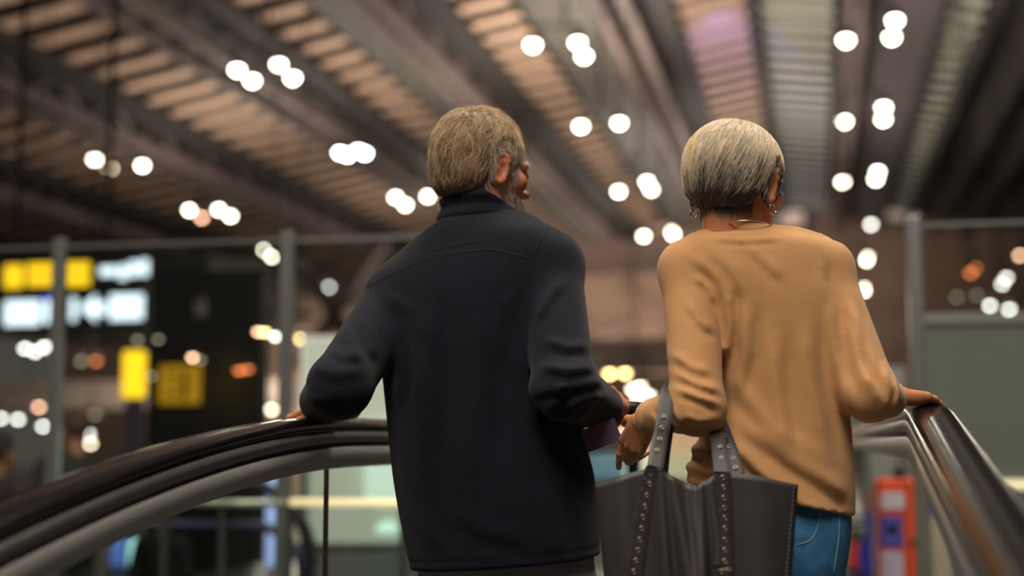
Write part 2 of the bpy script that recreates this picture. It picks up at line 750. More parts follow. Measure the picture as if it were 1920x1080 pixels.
girder(-32.6, .5)
girder(-27.1, .6)
girder(-21.3, .55)
girder(-16.0, .55)
girder(-11.05, .3, (-13.1, -11.9))
girder(-5.4, .42, (-8.2, -6.3))
girder(1.45, .22)
pl = MB()
pl.box((3.1, (B0 + B1) / 2, roofz(3.1) - .1), (2.1, B1 - B0, .12), Matrix.Rotation(math.radians(10.8), 3, 'Y'))
pl.build('ceiling_board', M['roof_plain'], ceiling)
pl = MB()
for a in (-1.68, 4.0, 5.4, 7.0, 8.6, 12.0):
    pl.box((a, (B0 + B1) / 2, roofz(a) - .15), (.22, B1 - B0, .5))
tag(pl.build('purlin', M['black_steel'], ceiling), kind='stuff')

# ------------------------------------------------------------------ floors and walls
f_ = MB()
f_.box((-4, 38, -.60), (90, 100, .1))
fl = f_.build('floor', M['floor'])
fl.rotation_euler = (0, 0, RZ)
tag(fl, 'dark polished hall floor', kind='structure')
f_ = MB()
f_.box((-.3, 7.2, -.275), (8.6, 8.2, .548))
f2 = f_.build('floor_landing', M['landing'])
f2.rotation_euler = (0, 0, RZ)
tag(f2, 'grey raised landing at the head of the walkway', kind='structure')

w_ = MB()
w_.box((-6, 86.6, 7.0), (86, .5, 15.2))
wb = w_.build('wall_back', M['wall_dark'])
wb.rotation_euler = (0, 0, RZ)
tag(wb, 'far dark brown end wall of the hall', kind='structure')
w_ = MB()
w_.box((19, 52, 4.5), (.5, 66, 10.2))
wr = w_.build('wall_right', M['wall_right'])
wr.rotation_euler = (0, 0, RZ)
tag(wr, 'dark side wall of the hall', kind='structure')

# lit clerestory windows in the far wall
WLIT = emat('clerestory_light', (190, 165, 150), .6)
for k, (x0, y0, x1, y1) in enumerate(((412, 452, 460, 480), (652, 434, 694, 466), (716, 432, 760, 464), (1130, 404, 1200, 442), (1222, 408, 1262, 432), (1462, 396, 1506, 424), (1662, 380, 1722, 412)), 1):
    c = P((x0 + x1) / 2, (y0 + y1) / 2, 80)
    # carried on to the wall plane (hall b = 86.3)
    d = (c - CAMV)
    hb = (d.x * math.sin(YAW) + d.y * math.cos(YAW))
    c = CAMV + d * (86.15 / hb)
    s = c.y / F
    fr = MB()
    fr.box((0, 0, 0), ((x1 - x0) * s + .5, .2, (y1 - y0) * s + .5))
    o = fr.build('window_%d' % k, M['black_steel'])
    o.location = c
    o.rotation_euler = (0, 0, RZ)
    tag(o, '%s small lit clerestory window high in the far wall' % ('leftmost', 'second from the left', 'third from the left', 'middle', 'third from the right', 'second from the right', 'rightmost')[k - 1], kind='structure')
    pn = MB()
    pn.box((0, -.1, 0), ((x1 - x0) * s, .08, (y1 - y0) * s))
    pn.build('pane', WLIT, o)


def slab(name, x0, y0, x1, y1, Y, t, material, parent=None, rot=RZ, bev=0.0):
    """an upright box whose face fills the given photo rectangle at distance Y"""
    a, b = P(x0, y1, Y), P(x1, y0, Y)
    m = MB()
    m.box((0, 0, 0), ((b.x - a.x) / math.cos(rot), t, abs(b.z - a.z)), bev=bev)
    o = link(name, mesh_data(name, m.V, m.F, material))
    c = (a + b) / 2
    o.location = c
    o.rotation_euler = (0, 0, rot)
    if parent is not None:
        o.parent = parent
        o.matrix_parent_inverse = Matrix.Identity(4)
        pm = Matrix.LocRotScale(parent.location, parent.rotation_euler, None)
        o.matrix_basis = pm.inverted() @ Matrix.LocRotScale(c, o.rotation_euler, None)
    return o


# gallery beams and slabs across the hall
o = slab('trim_1', 840, 456, 1420, 512, 56, 1.2, M['beam_mauve'])
tag(o, 'mauve gallery beam seen between the two heads', kind='structure')
o = slab('trim_2', 800, 640, 1460, 694, 46, 3.0, M['slab'])
tag(o, 'pale gallery edge low between the two people', kind='structure')
o = slab('trim_3', -160, 716, 560, 766, 36, 1.0, M['slab'])
tag(o, 'grey gallery edge behind the sign posts at left', kind='structure')
br = thing('roof_brace', 'pale diagonal steel brace tubes under the gallery beam between the couple', 'brace', P(1170, 590, 50))
for (x0, y0, x1, y1, r) in ((1080, 660, 1300, 545, .26), (1300, 670, 1170, 520, .2), (1060, 540, 1130, 650, .18)):
    k = MB()
    k.tube([P(x0, y0, 50) - br.location, P(x1, y1, 50) - br.location], r, 10)
    k.build('brace_tube', M['beam_mauve'], br, True)
br = thing('roof_column', 'slanted brown steel column tubes beyond the glass screen behind the man', 'column', P(600, 560, 60))
for (x0, y0, x1, y1, r) in ((540, 440, 690, 700, .35), (720, 450, 560, 690, .3)):
    k = MB()
    k.tube([P(x0, y0, 60) - br.location, P(x1, y1, 60) - br.location], r, 10)
    k.build('column_tube', M['girder'], br, True)

# ------------------------------------------------------------------ pendant lamp clusters under the roof


def pendant(label, pts, Y=None, group=None, r=.12, top=None, bracket=False):
    my = sum(p[1] for p in pts) / len(pts)
    Y = Y or min(78, 24000 / (830 - my))
    W = [P(p[0], p[1], Y + .12 * i * (not bracket)) for i, p in enumerate(pts)]
    c = sum(W, Vector()) / len(W)
    t = thing('pendant_light', label, 'lamp', c, 0, group)
    zt = max(w.z for w in W) + (.35 if not bracket else .16) - c.z
    ha = c.x * math.cos(YAW) - c.y * math.sin(YAW)
    ztop = (roofz(ha) if top is None else top) - c.z
    m = MB()
    if bracket:
        m.tube([(0, 0, zt), (0, .62, zt)], .012, 6)
    else:
        m.tube([(0, 0, zt), (0, 0, max(ztop, zt + .3) + .75)], .05 if r > .08 else .02, 6)
    m.build('bracket_arm' if bracket else 'hanging_rod', M['rod'], t)
    m = MB()
    for w in W:
        q = w - c
        m.tube([(0, 0, zt), (q.x, q.y, zt)], .28 * r, 5)
        m.tube([(q.x, q.y, zt), (q.x, q.y, q.z + r * 1.8)], .2 * r, 5)
    m.build('hanging_frame', M['rod'], t)
    for w, p in zip(W, pts):
        q = w - c
        h = MB()
        h.lathe(q, [(r * .35, r * 2.1), (r * .9, r * 1.6), (r * 1.12, .0), (r * 1.12, -r * .25), (r * 1.0, -r * .25)], 12)
        ho = h.build('lamp_head', M['lamp_metal'], t)
        e = MB()
        e.lathe(q, [(r * .98, -r * .24), (r * .9, -r * .6), (r * .55, -r), (r * .15, -r * 1.2)], 12)
        e.build('lamp_lens', LAMP[p[2]], ho, True)
    return t


G = 'pendant lamp clusters under the roof'
pendant('cluster of four white hanging lamps, upper left, left of the man', [(445, 127, 'w'), (473, 147, 'w'), (523, 117, 'w'), (549, 142, 'w')], group=G)
pendant('bluish white cluster of hanging lamps left of the man\'s hair', [(638, 283, 'c'), (652, 287, 'c'), (672, 279, 'c'), (684, 284, 'c')], group=G)
pendant('cluster of three white hanging lamps touching the back of the man\'s head', [(742, 367, 'w'), (760, 381, 'w'), (802, 365, 'w')], group=G)
pendant('three hanging lamps high above the yellow sign, one of them peach', [(178, 296, 'w'), (206, 313, 'd'), (267, 307, 'w')], group=G)
pendant('four hanging lamps above the black tower, one of them peach', [(355, 391, 'w'), (378, 405, 'p'), (410, 390, 'w'), (432, 402, 'w')], group=G)
pendant('small lamp cluster just above the post beside the black tower', [(493, 466, 'w'), (510, 479, 'w'), (549, 467, 's'), (559, 473, 's')], group=G)
pendant('small lamp cluster level with the man\'s left shoulder', [(604, 530, 'w'), (617, 536, 's'), (661, 534, 'y')], group=G)
pendant('three hanging lamps right of and above the man\'s hair, topmost of their row', [(999, 80, 'w'), (1083, 76, 'w'), (1095, 101, 'w')], group=G)
pendant('pair of hanging lamps level with the man\'s hair top', [(1089, 233, 'w'), (1161, 227, 'w')], group=G)
pendant('three hanging lamps level with the man\'s ear, right of him', [(1160, 356, 'w'), (1213, 338, 'w'), (1221, 352, 'w')], group=G)
pendant('hanging lamps just left of the woman\'s nape', [(1207, 440, 'w'), (1259, 431, 'd'), (1262, 437, 'w')], group=G)
pendant('single hanging lamp half hidden by the woman\'s left shoulder', [(1238, 500, 's')], group=G)
pendant('three hanging lamps at the top right of the woman', [(1586, 71, 'w'), (1678, 34, 'w'), (1672, 66, 'w')], group=G)
pendant('three hanging lamps level with the top of the woman\'s hair', [(1583, 224, 'w'), (1657, 198, 'w'), (1656, 220, 'w')], group=G)
pendant('three hanging lamps level with the woman\'s ear', [(1580, 338, 'w'), (1646, 319, 'w'), (1642, 333, 'w')], group=G)
pendant('single hanging lamp left of the grey post on the right', [(1633, 418, 's')], group=G)
pendant('two hanging lamps beside the woman\'s right shoulder', [(1578, 481, 'w'), (1627, 479, 'd'), (1625, 486, 'w')], group=G)
pendant('hanging lamp beside the woman\'s right upper arm', [(1620, 537, 'd'), (1620, 543, 'w')], group=G)

G2 = 'small concourse lamps'
small = [
    ('row of small white and peach lamps left of the left post', [(47, 650, 's'), (66, 656, 's'), (83, 647, 's'), (96, 652, 'p')], 34),
    ('faint lamp pair on the left edge of the black tower', [(258, 634, 'g'), (297, 633, 'g')], 12.5),
    ('faint brown lamp pair between the left post and the yellow sign', [(152, 674, 'g'), (180, 674, 'o')], 30),
    ('peach lamp in front of the black tower', [(361, 667, 'p'), (376, 672, 'g')], 12.6),
    ('orange lamps low on the black tower', [(447, 692, 'o'), (453, 691, 'o'), (466, 689, 'o')], 12.7),
    ('faint lamp beside the upright yellow sign', [(284, 702, 'g')], 12.6),
    ('peach and white lamps on the right edge of the black tower', [(484, 619, 'p'), (497, 620, 'y'), (516, 628, 's')], 30),
    ('cream lamp over the pale booth', [(565, 632, 'y')], 30),
    ('cream lamp above the left handrail', [(509, 764, 'd')], 30),
    ('small lamps at the left edge under the gallery', [(2, 781, 's'), (34, 783, 's'), (73, 760, 'p'), (81, 796, 's')], 30),
    ('small peach lamps behind the standing passenger', [(178, 774, 'g'), (166, 811, 's'), (170, 829, 'd')], 30),
    ('orange lamp pair right of the grey post', [(1820, 508, 'o'), (1827, 499, 'o')], 34),
    ('white lamp pair right of the orange lamps', [(1887, 518, 's'), (1879, 530, 's')], 34),
    ('peach lamp at the right edge', [(1912, 476, 'p')], 34),
    ('faint grey lamp over the ribbed partition', [(1794, 554, 'g'), (1832, 551, 'g')], 34),
    ('white lamp pair over the ribbed partition', [(1856, 570, 's'), (1892, 577, 's')], 34),
    ('bright cream lamps between the man\'s hand and the woman', [(1143, 697, 'y'), (1172, 696, 'y'), (1200, 722, 'd'), (1187, 726, 'd'), (1216, 738, 's'), (1212, 758, 'y'), (1196, 748, 'd')], 30),
    ('orange lamp beside the woman\'s waist', [(1594, 778, 'p'), (1590, 772, 'y')], 30),
]
YS_ = [31, 0, 32, 0, 0, 0, 0, 30.5, 29.5, 33, 34, 27.6, 35.6, 34.4, 36.4, 33.4, 26.5, 28.5]
for k, (lab, pts, Y) in enumerate(small):
    near = YS_[k] == 0
    pendant(lab, pts, 13.05 if near else YS_[k], G2, r=.028 if near else .07, bracket=near)

# ------------------------------------------------------------------ glass screen on the landing


def glass_screen(label, posts, Y0, ytop, close_right=None):
    """posts: photo x of each post; the screen stands across the landing"""
    base = P(posts[0], 830, Y0)
    t = thing('glass_screen', label, 'glass barrier', (base.x, base.y, 0), RZ)
    xs = []
    for i, px in enumerate(posts):
        # where the sight line meets the screen plane
        d = P(px, 700, 1.0) - CAMV
        nrm = Vector((math.sin(YAW), math.cos(YAW), 0))
        k = nrm.dot(Vector((base.x, base.y, 0)) - Vector((0, 0, 0))) / nrm.dot(Vector((d.x, d.y, 0)))
        w = Vector((d.x * k, d.y * k, 0))
        xs.append((w - Vector((base.x, base.y, 0))).dot(Vector((math.cos(YAW), -math.sin(YAW), 0))))
    top = ytop
    for x in xs:
        m = MB()
        m.box((x, 0, top / 2), (.062, .05, top), bev=.008)
        m.box((x, 0, .03), (.14, .12, .06), bev=.008)
        m.build('post', M['steel_grey'], t)
    ends = xs + ([close_right] if close_right is not None else [])
    for a, b in zip(ends, ends[1:]):
        m = MB()
        m.box(((a + b) / 2, 0, top / 2 + .02), (abs(b - a) - .07, .014, top - .14))
        m.build('glass_pane', M['glass_screen'], t)
        m = MB()
        m.box(((a + b) / 2, 0, top - .04), (abs(b - a) - .06, .022, .014))
        m.build('top_rail', M['steel_grey'], t)
    return t


glass_screen('tall frameless glass screen with grey steel posts left of and behind the man', [-330, 105, 535, 965], 7.0, 1.97)
glass_screen('tall glass screen with one grey post right of the woman', [1722, 2230], 6.0, 1.96)

# ------------------------------------------------------------------ illuminated signs
YEL = emat('sign_yellow', (255, 205, 30), 1.35)
YEL_DIM = emat('sign_yellow_dim', (190, 145, 22), .42)
WHT = emat('sign_white', (225, 245, 255), 1.6)
BLU = emat('sign_blue', (40, 60, 230), 1.2)
SIGN_LINE = mat('sign_dark_line', (60, 45, 8), .6)
YS = 15.0
sg = slab('direction_sign', -60, 476, 285, 622, YS, .35, M['sign_black'], bev=.02)
tag(sg, 'long black hanging direction sign with yellow and white lit panels and an arrow', 'sign')


def on_sign(x, y, off):
    w = P(x, y, YS)
    return P(x, y, YS - off - (w.x - sg.location.x) * math.tan(YAW) / (1 + x * 0))


def lit(x0, y0, x1, y1, material, name, Y=YS, off=.2, parent=None):
    return slab(name, x0, y0, x1, y1, on_sign((x0 + x1) / 2, y0, off).y, .03, material, parent or sg, bev=.01)


lit(6, 497, 45, 540, YEL, 'lit_pictogram')
for (x0, x1) in ((49, 101), (117, 170)):
    lit(x0, 492 if x0 > 60 else 494, x1, 512, YEL, 'lit_text_line')
    lit(x0, 516, x1, 536, YEL, 'lit_text_line')
lit(186, 500, 220, 517, WHT, 'lit_lettering')
lit(222, 497, 240, 524, WHT, 'lit_lettering')
lit(242, 490, 260, 518, WHT, 'lit_lettering')
lit(262, 487, 279, 517, WHT, 'lit_lettering')
lit(5, 564, 78, 610, WHT, 'lit_lettering')
lit(82, 562, 102, 606, WHT, 'lit_lettering')
lit(80, 556, 101, 564, BLU, 'lit_blue_bar')
lit(131, 558, 144, 602, WHT, 'lit_bar')
lit(203, 552, 271, 600, WHT, 'lit_lettering')
# the arrow pointing left
pa = [on_sign(x, y, .2) for x, y in ((150, 578), (181, 552), (181, 566), (198, 566), (198, 590), (181, 590), (181, 604))]
cen = on_sign(174, 578, .2)
ma = MB()
n7 = len(pa)
ma.add([v - cen + Vector((0, -.02, 0)) for v in pa] + [v - cen + Vector((0, .02, 0)) for v in pa],
       [(0, 1, 2, 5, 6), (2, 3, 4, 5), (7, 13, 12, 9, 8), (9, 12, 11, 10)] + [(i, i + 7, (i + 1) % 7 + 7, (i + 1) % 7) for i in range(7)])
ar = ma.build('lit_arrow', WHT, sg)
ar.matrix_basis = Matrix.LocRotScale(sg.location, sg.rotation_euler, None).inverted() @ Matrix.Translation(cen)
for x in (30, 200):
    p0, p1 = P(x, 478, YS + .1), P(x, 380, YS + .1)
    p1.x = p0.x
    p1.y = p0.y
    p1.z = 11.0
    k = MB()
    k.tube([p0, p1], .03, 6)
    r_ = k.build('hanging_rod', M['rod'], sg)
    r_.matrix_basis = Matrix.LocRotScale(sg.location, sg.rotation_euler, None).inverted()

# black information tower under the sign
zf = -.55
tw = thing('information_tower', 'tall black information tower beside the lit direction sign', 'kiosk', (P(380, 700, 13.6).x, 13.6, zf), RZ)
pl_ = P(272, 510, 13.6)
pr_ = P(497, 510, 13.6)
wd = pr_.x - pl_.x
m = MB()
m.box((0, .13, (P(0, 510, 13.6).z - zf) / 2), (wd, .26, P(0, 510, 13.6).z - zf), bev=.02)
m.build('tower_body', M['tower_black'], tw)
zt = P(0, 468, 13.6).z - zf
zb = P(0, 510, 13.6).z - zf
m = MB()
m.box((-wd * .26, .13, (zt + zb) / 2), (wd * .48, .24, zt - zb + .01), bev=.015)
m.build('tower_header', M['sign_black'], tw)
m = MB()
m.box((wd * .26, .13, zb + .06), (wd * .48, .24, .1), bev=.01)
m.build('tower_cornice', mat('tower_cornice', (92, 96, 84), .5), tw)
LOGO = mat('tower_emblem', (150, 150, 152), .4)
lx, lz = P(377, 580, 13.58).x - tw.location.x, P(0, 580, 13.6).z - zf
m = MB()
for dx, dz, w_, h_, r_ in ((-.03, .03, .10, .03, .6), (.02, .05, .03, .12, 0), (0, -.02, .12, .03, -.5), (.04, -.02, .03, .08, .3)):
    m.box((lx + dx, -.012, lz + dz), (w_, .02, h_), Matrix.Rotation(r_, 3, 'Y'))
m.build('pale_emblem', LOGO, tw)
m = MB()
yx, yz = P(354, 0, 13.6).x - tw.location.x, P(0, 721, 13.6).z - zf
m.box((yx, -.02, yz), (.42, .05, .37), bev=.01)
yo = m.build('dim_yellow_plate', YEL_DIM, tw)
m = MB()
for dx, dz, w_, h_ in ((.07, .0, .045, .27), (-.06, .09, .12, .025), (-.06, -.09, .12, .025), (-.02, 0, .05, .025)):
    m.box((yx + dx, -.05, yz + dz), (w_, .012, h_))
m.build('dark_pictogram', SIGN_LINE, yo)
YS2 = 12.6
ys = thing('yellow_sign', 'bright yellow lit upright sign panel in front of the black tower', 'sign', P(248, 830, YS2), RZ)
ys.location.z = zf
w2 = P(268, 0, YS2).x - P(228, 0, YS2).x
z0, z1 = P(0, 746, YS2).z - zf, P(0, 658, YS2).z - zf
m = MB()
m.box((0, 0, (z0 + z1) / 2), (w2 * 1.02, .1, z1 - z0), bev=.02)
m.build('lit_panel', YEL, ys)
m = MB()
m.box((0, .02, z0 / 2), (.16, .06, z0), bev=.01)
m.build('sign_post', mat('mauve_post', (60, 52, 72), .6), ys)
m = MB()
m.box((0, .02, .02), (.4, .3, .04), bev=.01)
m.build('sign_base', M['black_steel'], ys)

# ------------------------------------------------------------------ lit glass booth at left, behind the handrail
YB = 8.4
bt = thing('glass_booth', 'pale greenish lit glass booth with a dark frame behind the left handrail', 'booth', (P(660, 830, YB).x, YB, zf), 0)
BOARD = emat('booth_board', (206, 202, 192), .44)
BOARD2 = emat('booth_bright_board', (232, 244, 236), .9)
bz = lambda y, d=0: P(0, y, YB + d).z - zf
bx = lambda x, d=0: P(x, 830, YB + d).x - bt.location.x


def booth_box(nm, x0, x1, y0, y1, d, th, mm):
    m = MB()
    m.box(((bx(x0, d) + bx(x1, d)) / 2, d + th / 2, (bz(y0, d) + bz(y1, d)) / 2), (bx(x1, d) - bx(x0, d), th, bz(y0, d) - bz(y1, d)))
    return m.build(nm, mm, bt)


booth_box('back_board', 562, 880, 630, 1040, .45, .06, BOARD)
booth_box('bright_board', 684, 880, 800, 942, .38, .05, BOARD2)
m = MB()
for x0, x1, y0, y1 in ((566, 578, 790, 1035), (563, 880, 1019, 1036)):
    m.box(((bx(x0) + bx(x1)) / 2, 0, (bz(y0) + bz(y1)) / 2), (bx(x1) - bx(x0), .08, bz(y0) - bz(y1)))
m.build('dark_frame', mat('booth_frame', (44, 50, 46), .5), bt)
m = MB()
m.box(((bx(560) + bx(880)) / 2, .2, bz(1040) / 2), (bx(880) - bx(560), .5, bz(1040)))
m.build('plinth', mat('booth_plinth', (92, 100, 98), .5), bt)
booth_box('front_glass', 570, 880, 640, 1020, .0, .015, M['glass_milk'])
m = MB()
m.lathe((bx(719), .33, bz(1000)), [(.06, -.02), (.075, 0), (.06, .03), (.02, .05)], 14)
m.build('round_lamp', emat('booth_lamp', (215, 245, 232), 1.2), bt)

# neighbouring barrier with a bright top rail
gb = thing('barrier', 'low barrier with a long pale top rail seen through the left balustrade', 'barrier', (P(500, 830, 6.2).x, 6.2, zf), RZ)
gz = P(0, 944, 6.2).z - zf
gx = lambda x: (P(x, 830, 6.2).x - gb.location.x) / math.cos(YAW)
m = MB()
m.tube([(gx(270), 0, gz), (gx(540), 0, gz)], .017, 10)
m.build('top_rail', mat('barrier_rail_grey', (160, 168, 150), .3, .4), gb, True)
m = MB()
m.tube([(gx(548), 0, gz + .006), (gx(860), 0, gz + .006)], .017, 10)
m.build('top_rail_glint', emat('barrier_rail_glint', (255, 232, 180), .7), gb, True)  # emission stands in for bright reflections on the rail
for x in (300, 415, 545, 760):
    m = MB()
    m.tube([(gx(x), .01, 0), (gx(x), .01, gz)], .018, 8)
    m.build('barrier_post', M['black_steel'], gb, True)

# glowing light columns
for lab, x0, x1, y0, y1, Y, col, st, foot in (
        ('slim blue-white glowing advertising column left of the glass booth', 502, 524, 880, 1060, 10.5, (175, 195, 255), .85, (120, 125, 150)),
        ('cyan-white glowing column low at the left behind the balustrade', 246, 266, 1012, 1090, 10.0, (190, 245, 255), 1.3, (40, 90, 140)),
        ('pale blue glowing column left of the cyan one', 214, 240, 975, 1060, 10.6, (110, 140, 235), .6, (60, 70, 120))):
    t = thing('light_column', lab, 'light', (P((x0 + x1) / 2, 830, Y).x, Y, zf), RZ)
    zz0, zz1 = max(P(0, y1, Y).z - zf, .25), P(0, y0, Y).z - zf
    w_ = P(x1, 0, Y).x - P(x0, 0, Y).x
    m = MB()
    m.lathe((0, 0, 0), [(w_ * .5, zz0), (w_ * .5, zz1 - .06), (w_ * .35, zz1), (w_ * .1, zz1 + .02)], 14)
    m.build('glowing_tube', emat('column_glow', col, st), t, True)
    m = MB()
    m.lathe((0, 0, 0), [(w_ * .6, 0), (w_ * .6, zz0 * .5), (w_ * .5, zz0)], 14)
    m.build('column_base', mat('column_base', foot, .5), t, True)

# a second walkway's newel end seen through the glass at left
DARK = mat('newel_rubber', (34, 32, 44), .35)


def newel(label, xc, y0, Y, r, matr, wid=.09, th=.045, post=None):
    c = P(xc, y0, Y)
    t = thing('walkway_newel', label, 'escalator', (c.x, c.y, zf), RZ)
    zc_ = c.z - zf - r
    path, fr = [], []
    pts = [(-1.0, 0 + r)] + [(-r * 1.0 * math.cos(a) * 0 + r * math.sin(a), r * math.cos(a)) for a in np.linspace(0, PI * .94, 16)]
    path3 = [Vector((u, 0, zc_ + v)) for u, v in pts]
    for i, p in enumerate(path3):
        tg = (path3[min(i + 1, len(path3) - 1)] - path3[max(i - 1, 0)]).normalized()
        fr.append((Vector((0, 1, 0)), Vector((0, 1, 0)).cross(tg) * -1))
    prof = [(-wid / 2, -th / 2), (-wid / 2, th * .2), (-wid * .3, th / 2), (wid * .3, th / 2), (wid / 2, th * .2), (wid / 2, -th / 2)]
    link('handrail', sweep_data('handrail', path3, fr, prof, matr), t)
    m = MB()
    m.box((-.4, 0, (zc_ - r) / 2), (1.1, .16, max(zc_ - r, .1)), bev=.02)
    m.build('skirt_housing', mat('newel_housing', (70, 72, 76), .5, .4), t)
    m = MB()
    m.box((-.45, 0, zc_), (.95, .012, r * 1.9))
    m.build('balustrade_glass', M['glass'], t)
    return t


newel('dark curved handrail end of another walkway behind the left balustrade', 452, 905, 6.9, .36, DARK)
newel('slim curved handrail end of a farther walkway left of the glass booth', 475, 985, 7.8, .30, mat('newel_rubber_blue', (48, 48, 84), .35), .06)

# ------------------------------------------------------------------ right side: ribbed partition, frames
YPT = 9.5
pt = thing('ribbed_partition', 'grey-green vertically ribbed partition wall at the right behind the post', 'partition', (P(1720, 830, YPT).x, YPT, zf), RZ)
ph = P(0, 606, YPT).z - zf
L = 3.4
m = MB()
m.box((L / 2, .05, ph / 2), (L, .05, ph))
m.build('partition_panel', M['partition'], pt)
me = mesh_data('rib', MB().box((0, 0, ph / 2), (.034, .03, ph)).V, MB().box((0, 0, 0), (1, 1, 1)).F, M['partition'])
k = 0
while k * .068 < L - .05:
    o = link('rib', me, pt)
    o.location = (.04 + k * .068, .01, 0)
    k += 1
m = MB()
m.box((L / 2, .03, ph + .025), (L + .04, .12, .06), bev=.01)
m.build('top_cap', M['frame_pale'], pt)
o = slab('doorframe', 1640, 560, 1692, 1100, 10.5, .2, M['frame_pale'], bev=.02)
o.name = 'service_pillar'
tag(o, 'pale square pillar left of the ribbed partition, behind the woman\'s arm', 'pillar')
o.location.z += (zf - (o.location.z - o.dimensions.z / 2))
o = slab('mauve_column', 1692, 615, 1722, 1100, 9.9, .2, M['frame_mauve'], bev=.02)
tag(o, 'narrow mauve column between the pale pillar and the ribbed partition', 'pillar')
o.location.z += (zf - (o.location.z - o.dimensions.z / 2))
o = slab('pale_booth', 1560, 560, 1640, 1100, 13.0, .6, mat('green_booth', (112, 128, 120), .6), bev=.02)
o.name = 'service_booth'
tag(o, 'grey-green booth wall right of the woman, behind the pillar', 'booth')
o.location.z += (zf - (o.location.z - o.dimensions.z / 2))
o = slab('wall_lamp', 1878, 902, 1960, 916, 9.35, .05, emat('partition_lamp', (255, 235, 190), 1.0), bev=.005)
tag(o, 'short cream strip light low on the ribbed partition', 'lamp')
bk = MB()
o.location = o.location

# poster stands below the woman's arm
YP = 7.0


def stand(label, x0, x1, y0, Y, face, stickers, topknob=False, edge=None):
    cx = P((x0 + x1) / 2, 830, Y).x
    w = P(x1, 0, Y).x - P(x0, 0, Y).x
    h = P(0, y0, Y).z
    t = thing('display_stand', label, 'stand', (cx, Y, 0), 0)
    m = MB()
    m.box((0, 0, h / 2 + .02), (w, .09, h - .04), bev=.015)
    m.build('panel', mat('stand_panel', face, .5, var=.08), t)
    m = MB()
    m.box((0, 0, .015), (w * 1.0, .3, .03), bev=.008)
    m.build('foot_plate', M['black_steel'], t)
    for (sx0, sx1, sy0, sy1, col) in stickers:
        m = MB()
        a = (sx0 + sx1) / 2 * w - w / 2
        z1, z0 = P(0, sy0, Y).z, P(0, sy1, Y).z
        m.box((a, -.048, (z0 + z1) / 2), ((sx1 - sx0) * w, .008, z1 - z0))
        m.build('sticker', mat('sticker', col, .5, var=.15, scale=25), t)
    if topknob:
        m = MB()
        m.lathe((0, 0, h), [(.02, -.01), (.03, .02), (.028, .045), (.012, .055)], 12)
        m.build('knob', M['black_steel'], t, True)
    return t


stand('orange-red display panel with white and blue stickers and a dark knob', 1640, 1726, 897, YP, (226, 74, 30), [(.05, .55, 922, 954, (205, 190, 205)), (.02, .50, 966, 1024, (70, 70, 170)), (.16, .38, 985, 1000, (120, 110, 90)), (.02, .5, 1032, 1085, (200, 180, 205)), (.86, 1.0, 930, 940, (60, 30, 25)), (.62, 1.0, 1010, 1018, (80, 35, 25))], True)
stand('narrow red display panel beside the woman\'s hip', 1586, 1624, 918, YP + 4.1, (214, 58, 34), [(.1, .9, 925, 940, (190, 60, 80))])
stand('royal blue display panel between the red and orange ones', 1606, 1641, 958, YP + 3.5, (18, 34, 160), [])
stand('cream display panel with a blue top corner, right of the orange one', 1738, 1776, 935, YP + .5, (196, 178, 160), [(.0, .9, 936, 962, (40, 80, 180))])

# shop front low between the couple
YF = 28
sf = thing('shop_counter', 'warm lit shop counter low between the man and the woman', 'shop', (P(1220, 830, YF).x, YF, zf), RZ)
fz = lambda y: max(P(0, y, YF).z - zf, .05)
fx = lambda x: P(x, 830, YF).x - sf.location.x
for nm, x0, x1, y0, y1, mm in (
        ('lit_fascia', 1040, 1330, 786, 850, emat('fascia_glow', (214, 176, 138), .62)),
        ('teal_display', 1100, 1176, 850, 900, emat('teal_display', (110, 150, 165), .55)),
        ('white_display', 1176, 1215, 850, 900, emat('white_display', (250, 250, 225), 1.1)),
        ('cream_display', 1215, 1330, 850, 900, emat('cream_display', (200, 200, 160), .55))):
    m = MB()
    m.box(((fx(x0) + fx(x1)) / 2, 0, (fz(y0) + fz(y1)) / 2), (fx(x1) - fx(x0), .3, fz(y0) - fz(y1)), bev=.03)
    m.build(nm, mm, sf)
m = MB()
m.box(((fx(1040) + fx(1330)) / 2, .5, fz(700) / 2), (fx(1330) - fx(1040), .4, fz(700)))
m.build('shop_back_wall', mat('shop_wall', (150, 132, 112), .8), sf)
# a teal lit shop strip farther right
sf2 = slab('shop_window', 1586, 800, 1720, 880, 20, .3, emat('teal_shop_glow', (130, 160, 150), .45))
tag(sf2, 'dim teal lit shop window seen under the woman\'s right arm', 'shop window')
sf2.location.z = P(0, 840, 20).z
m = MB()
for x in (-.4, .4):
    m.box((x, 0, (zf - sf2.location.z) / 2), (.1, .2, abs(zf - sf2.location.z)))
m.build('window_leg', M['black_steel'], sf2)

# ------------------------------------------------------------------ the moving walkway
Wd = Vector((math.sin(YAW), math.cos(YAW), 0))
Pd = Vector((math.cos(YAW), -math.sin(YAW), 0))
L0 = P(650, 783, 3.2)
R0 = P(1742, 757, 2.65)
sL0 = L0.xy.dot(Wd.xy)
sR0 = R0.xy.dot(Wd.xy)
aL = L0.xy.dot(Pd.xy)
aR = R0.xy.dot(Pd.xy)
SLOPE = math.tan(math.radians(12))


def zL(s):                                   # s: metres back towards the camera
    s = max(s, 0)
    r = 6.9
    s1 = SLOPE * r
    return L0.z - (s * s / (2 * r) if s < s1 else s1 * s1 / (2 * r) + SLOPE * (s - s1))


def zR(s):
    s = s + .14
    r, sl = 1.5, .150
    if s < 0:
        return R0.z + .004
    s1 = sl * r
    return R0.z + .004 - (s * s / (2 * r) if s < s1 else s1 * s1 / (2 * r) + sl * (s - s1))


def zbelt(s):
    return zL(s) - L0.z


mw = thing('moving_walkway', 'inclined moving walkway with dark rubber handrails and glass sides that the couple stand on', 'moving walkway', hall((aL + aR) / 2, sL0, 0))


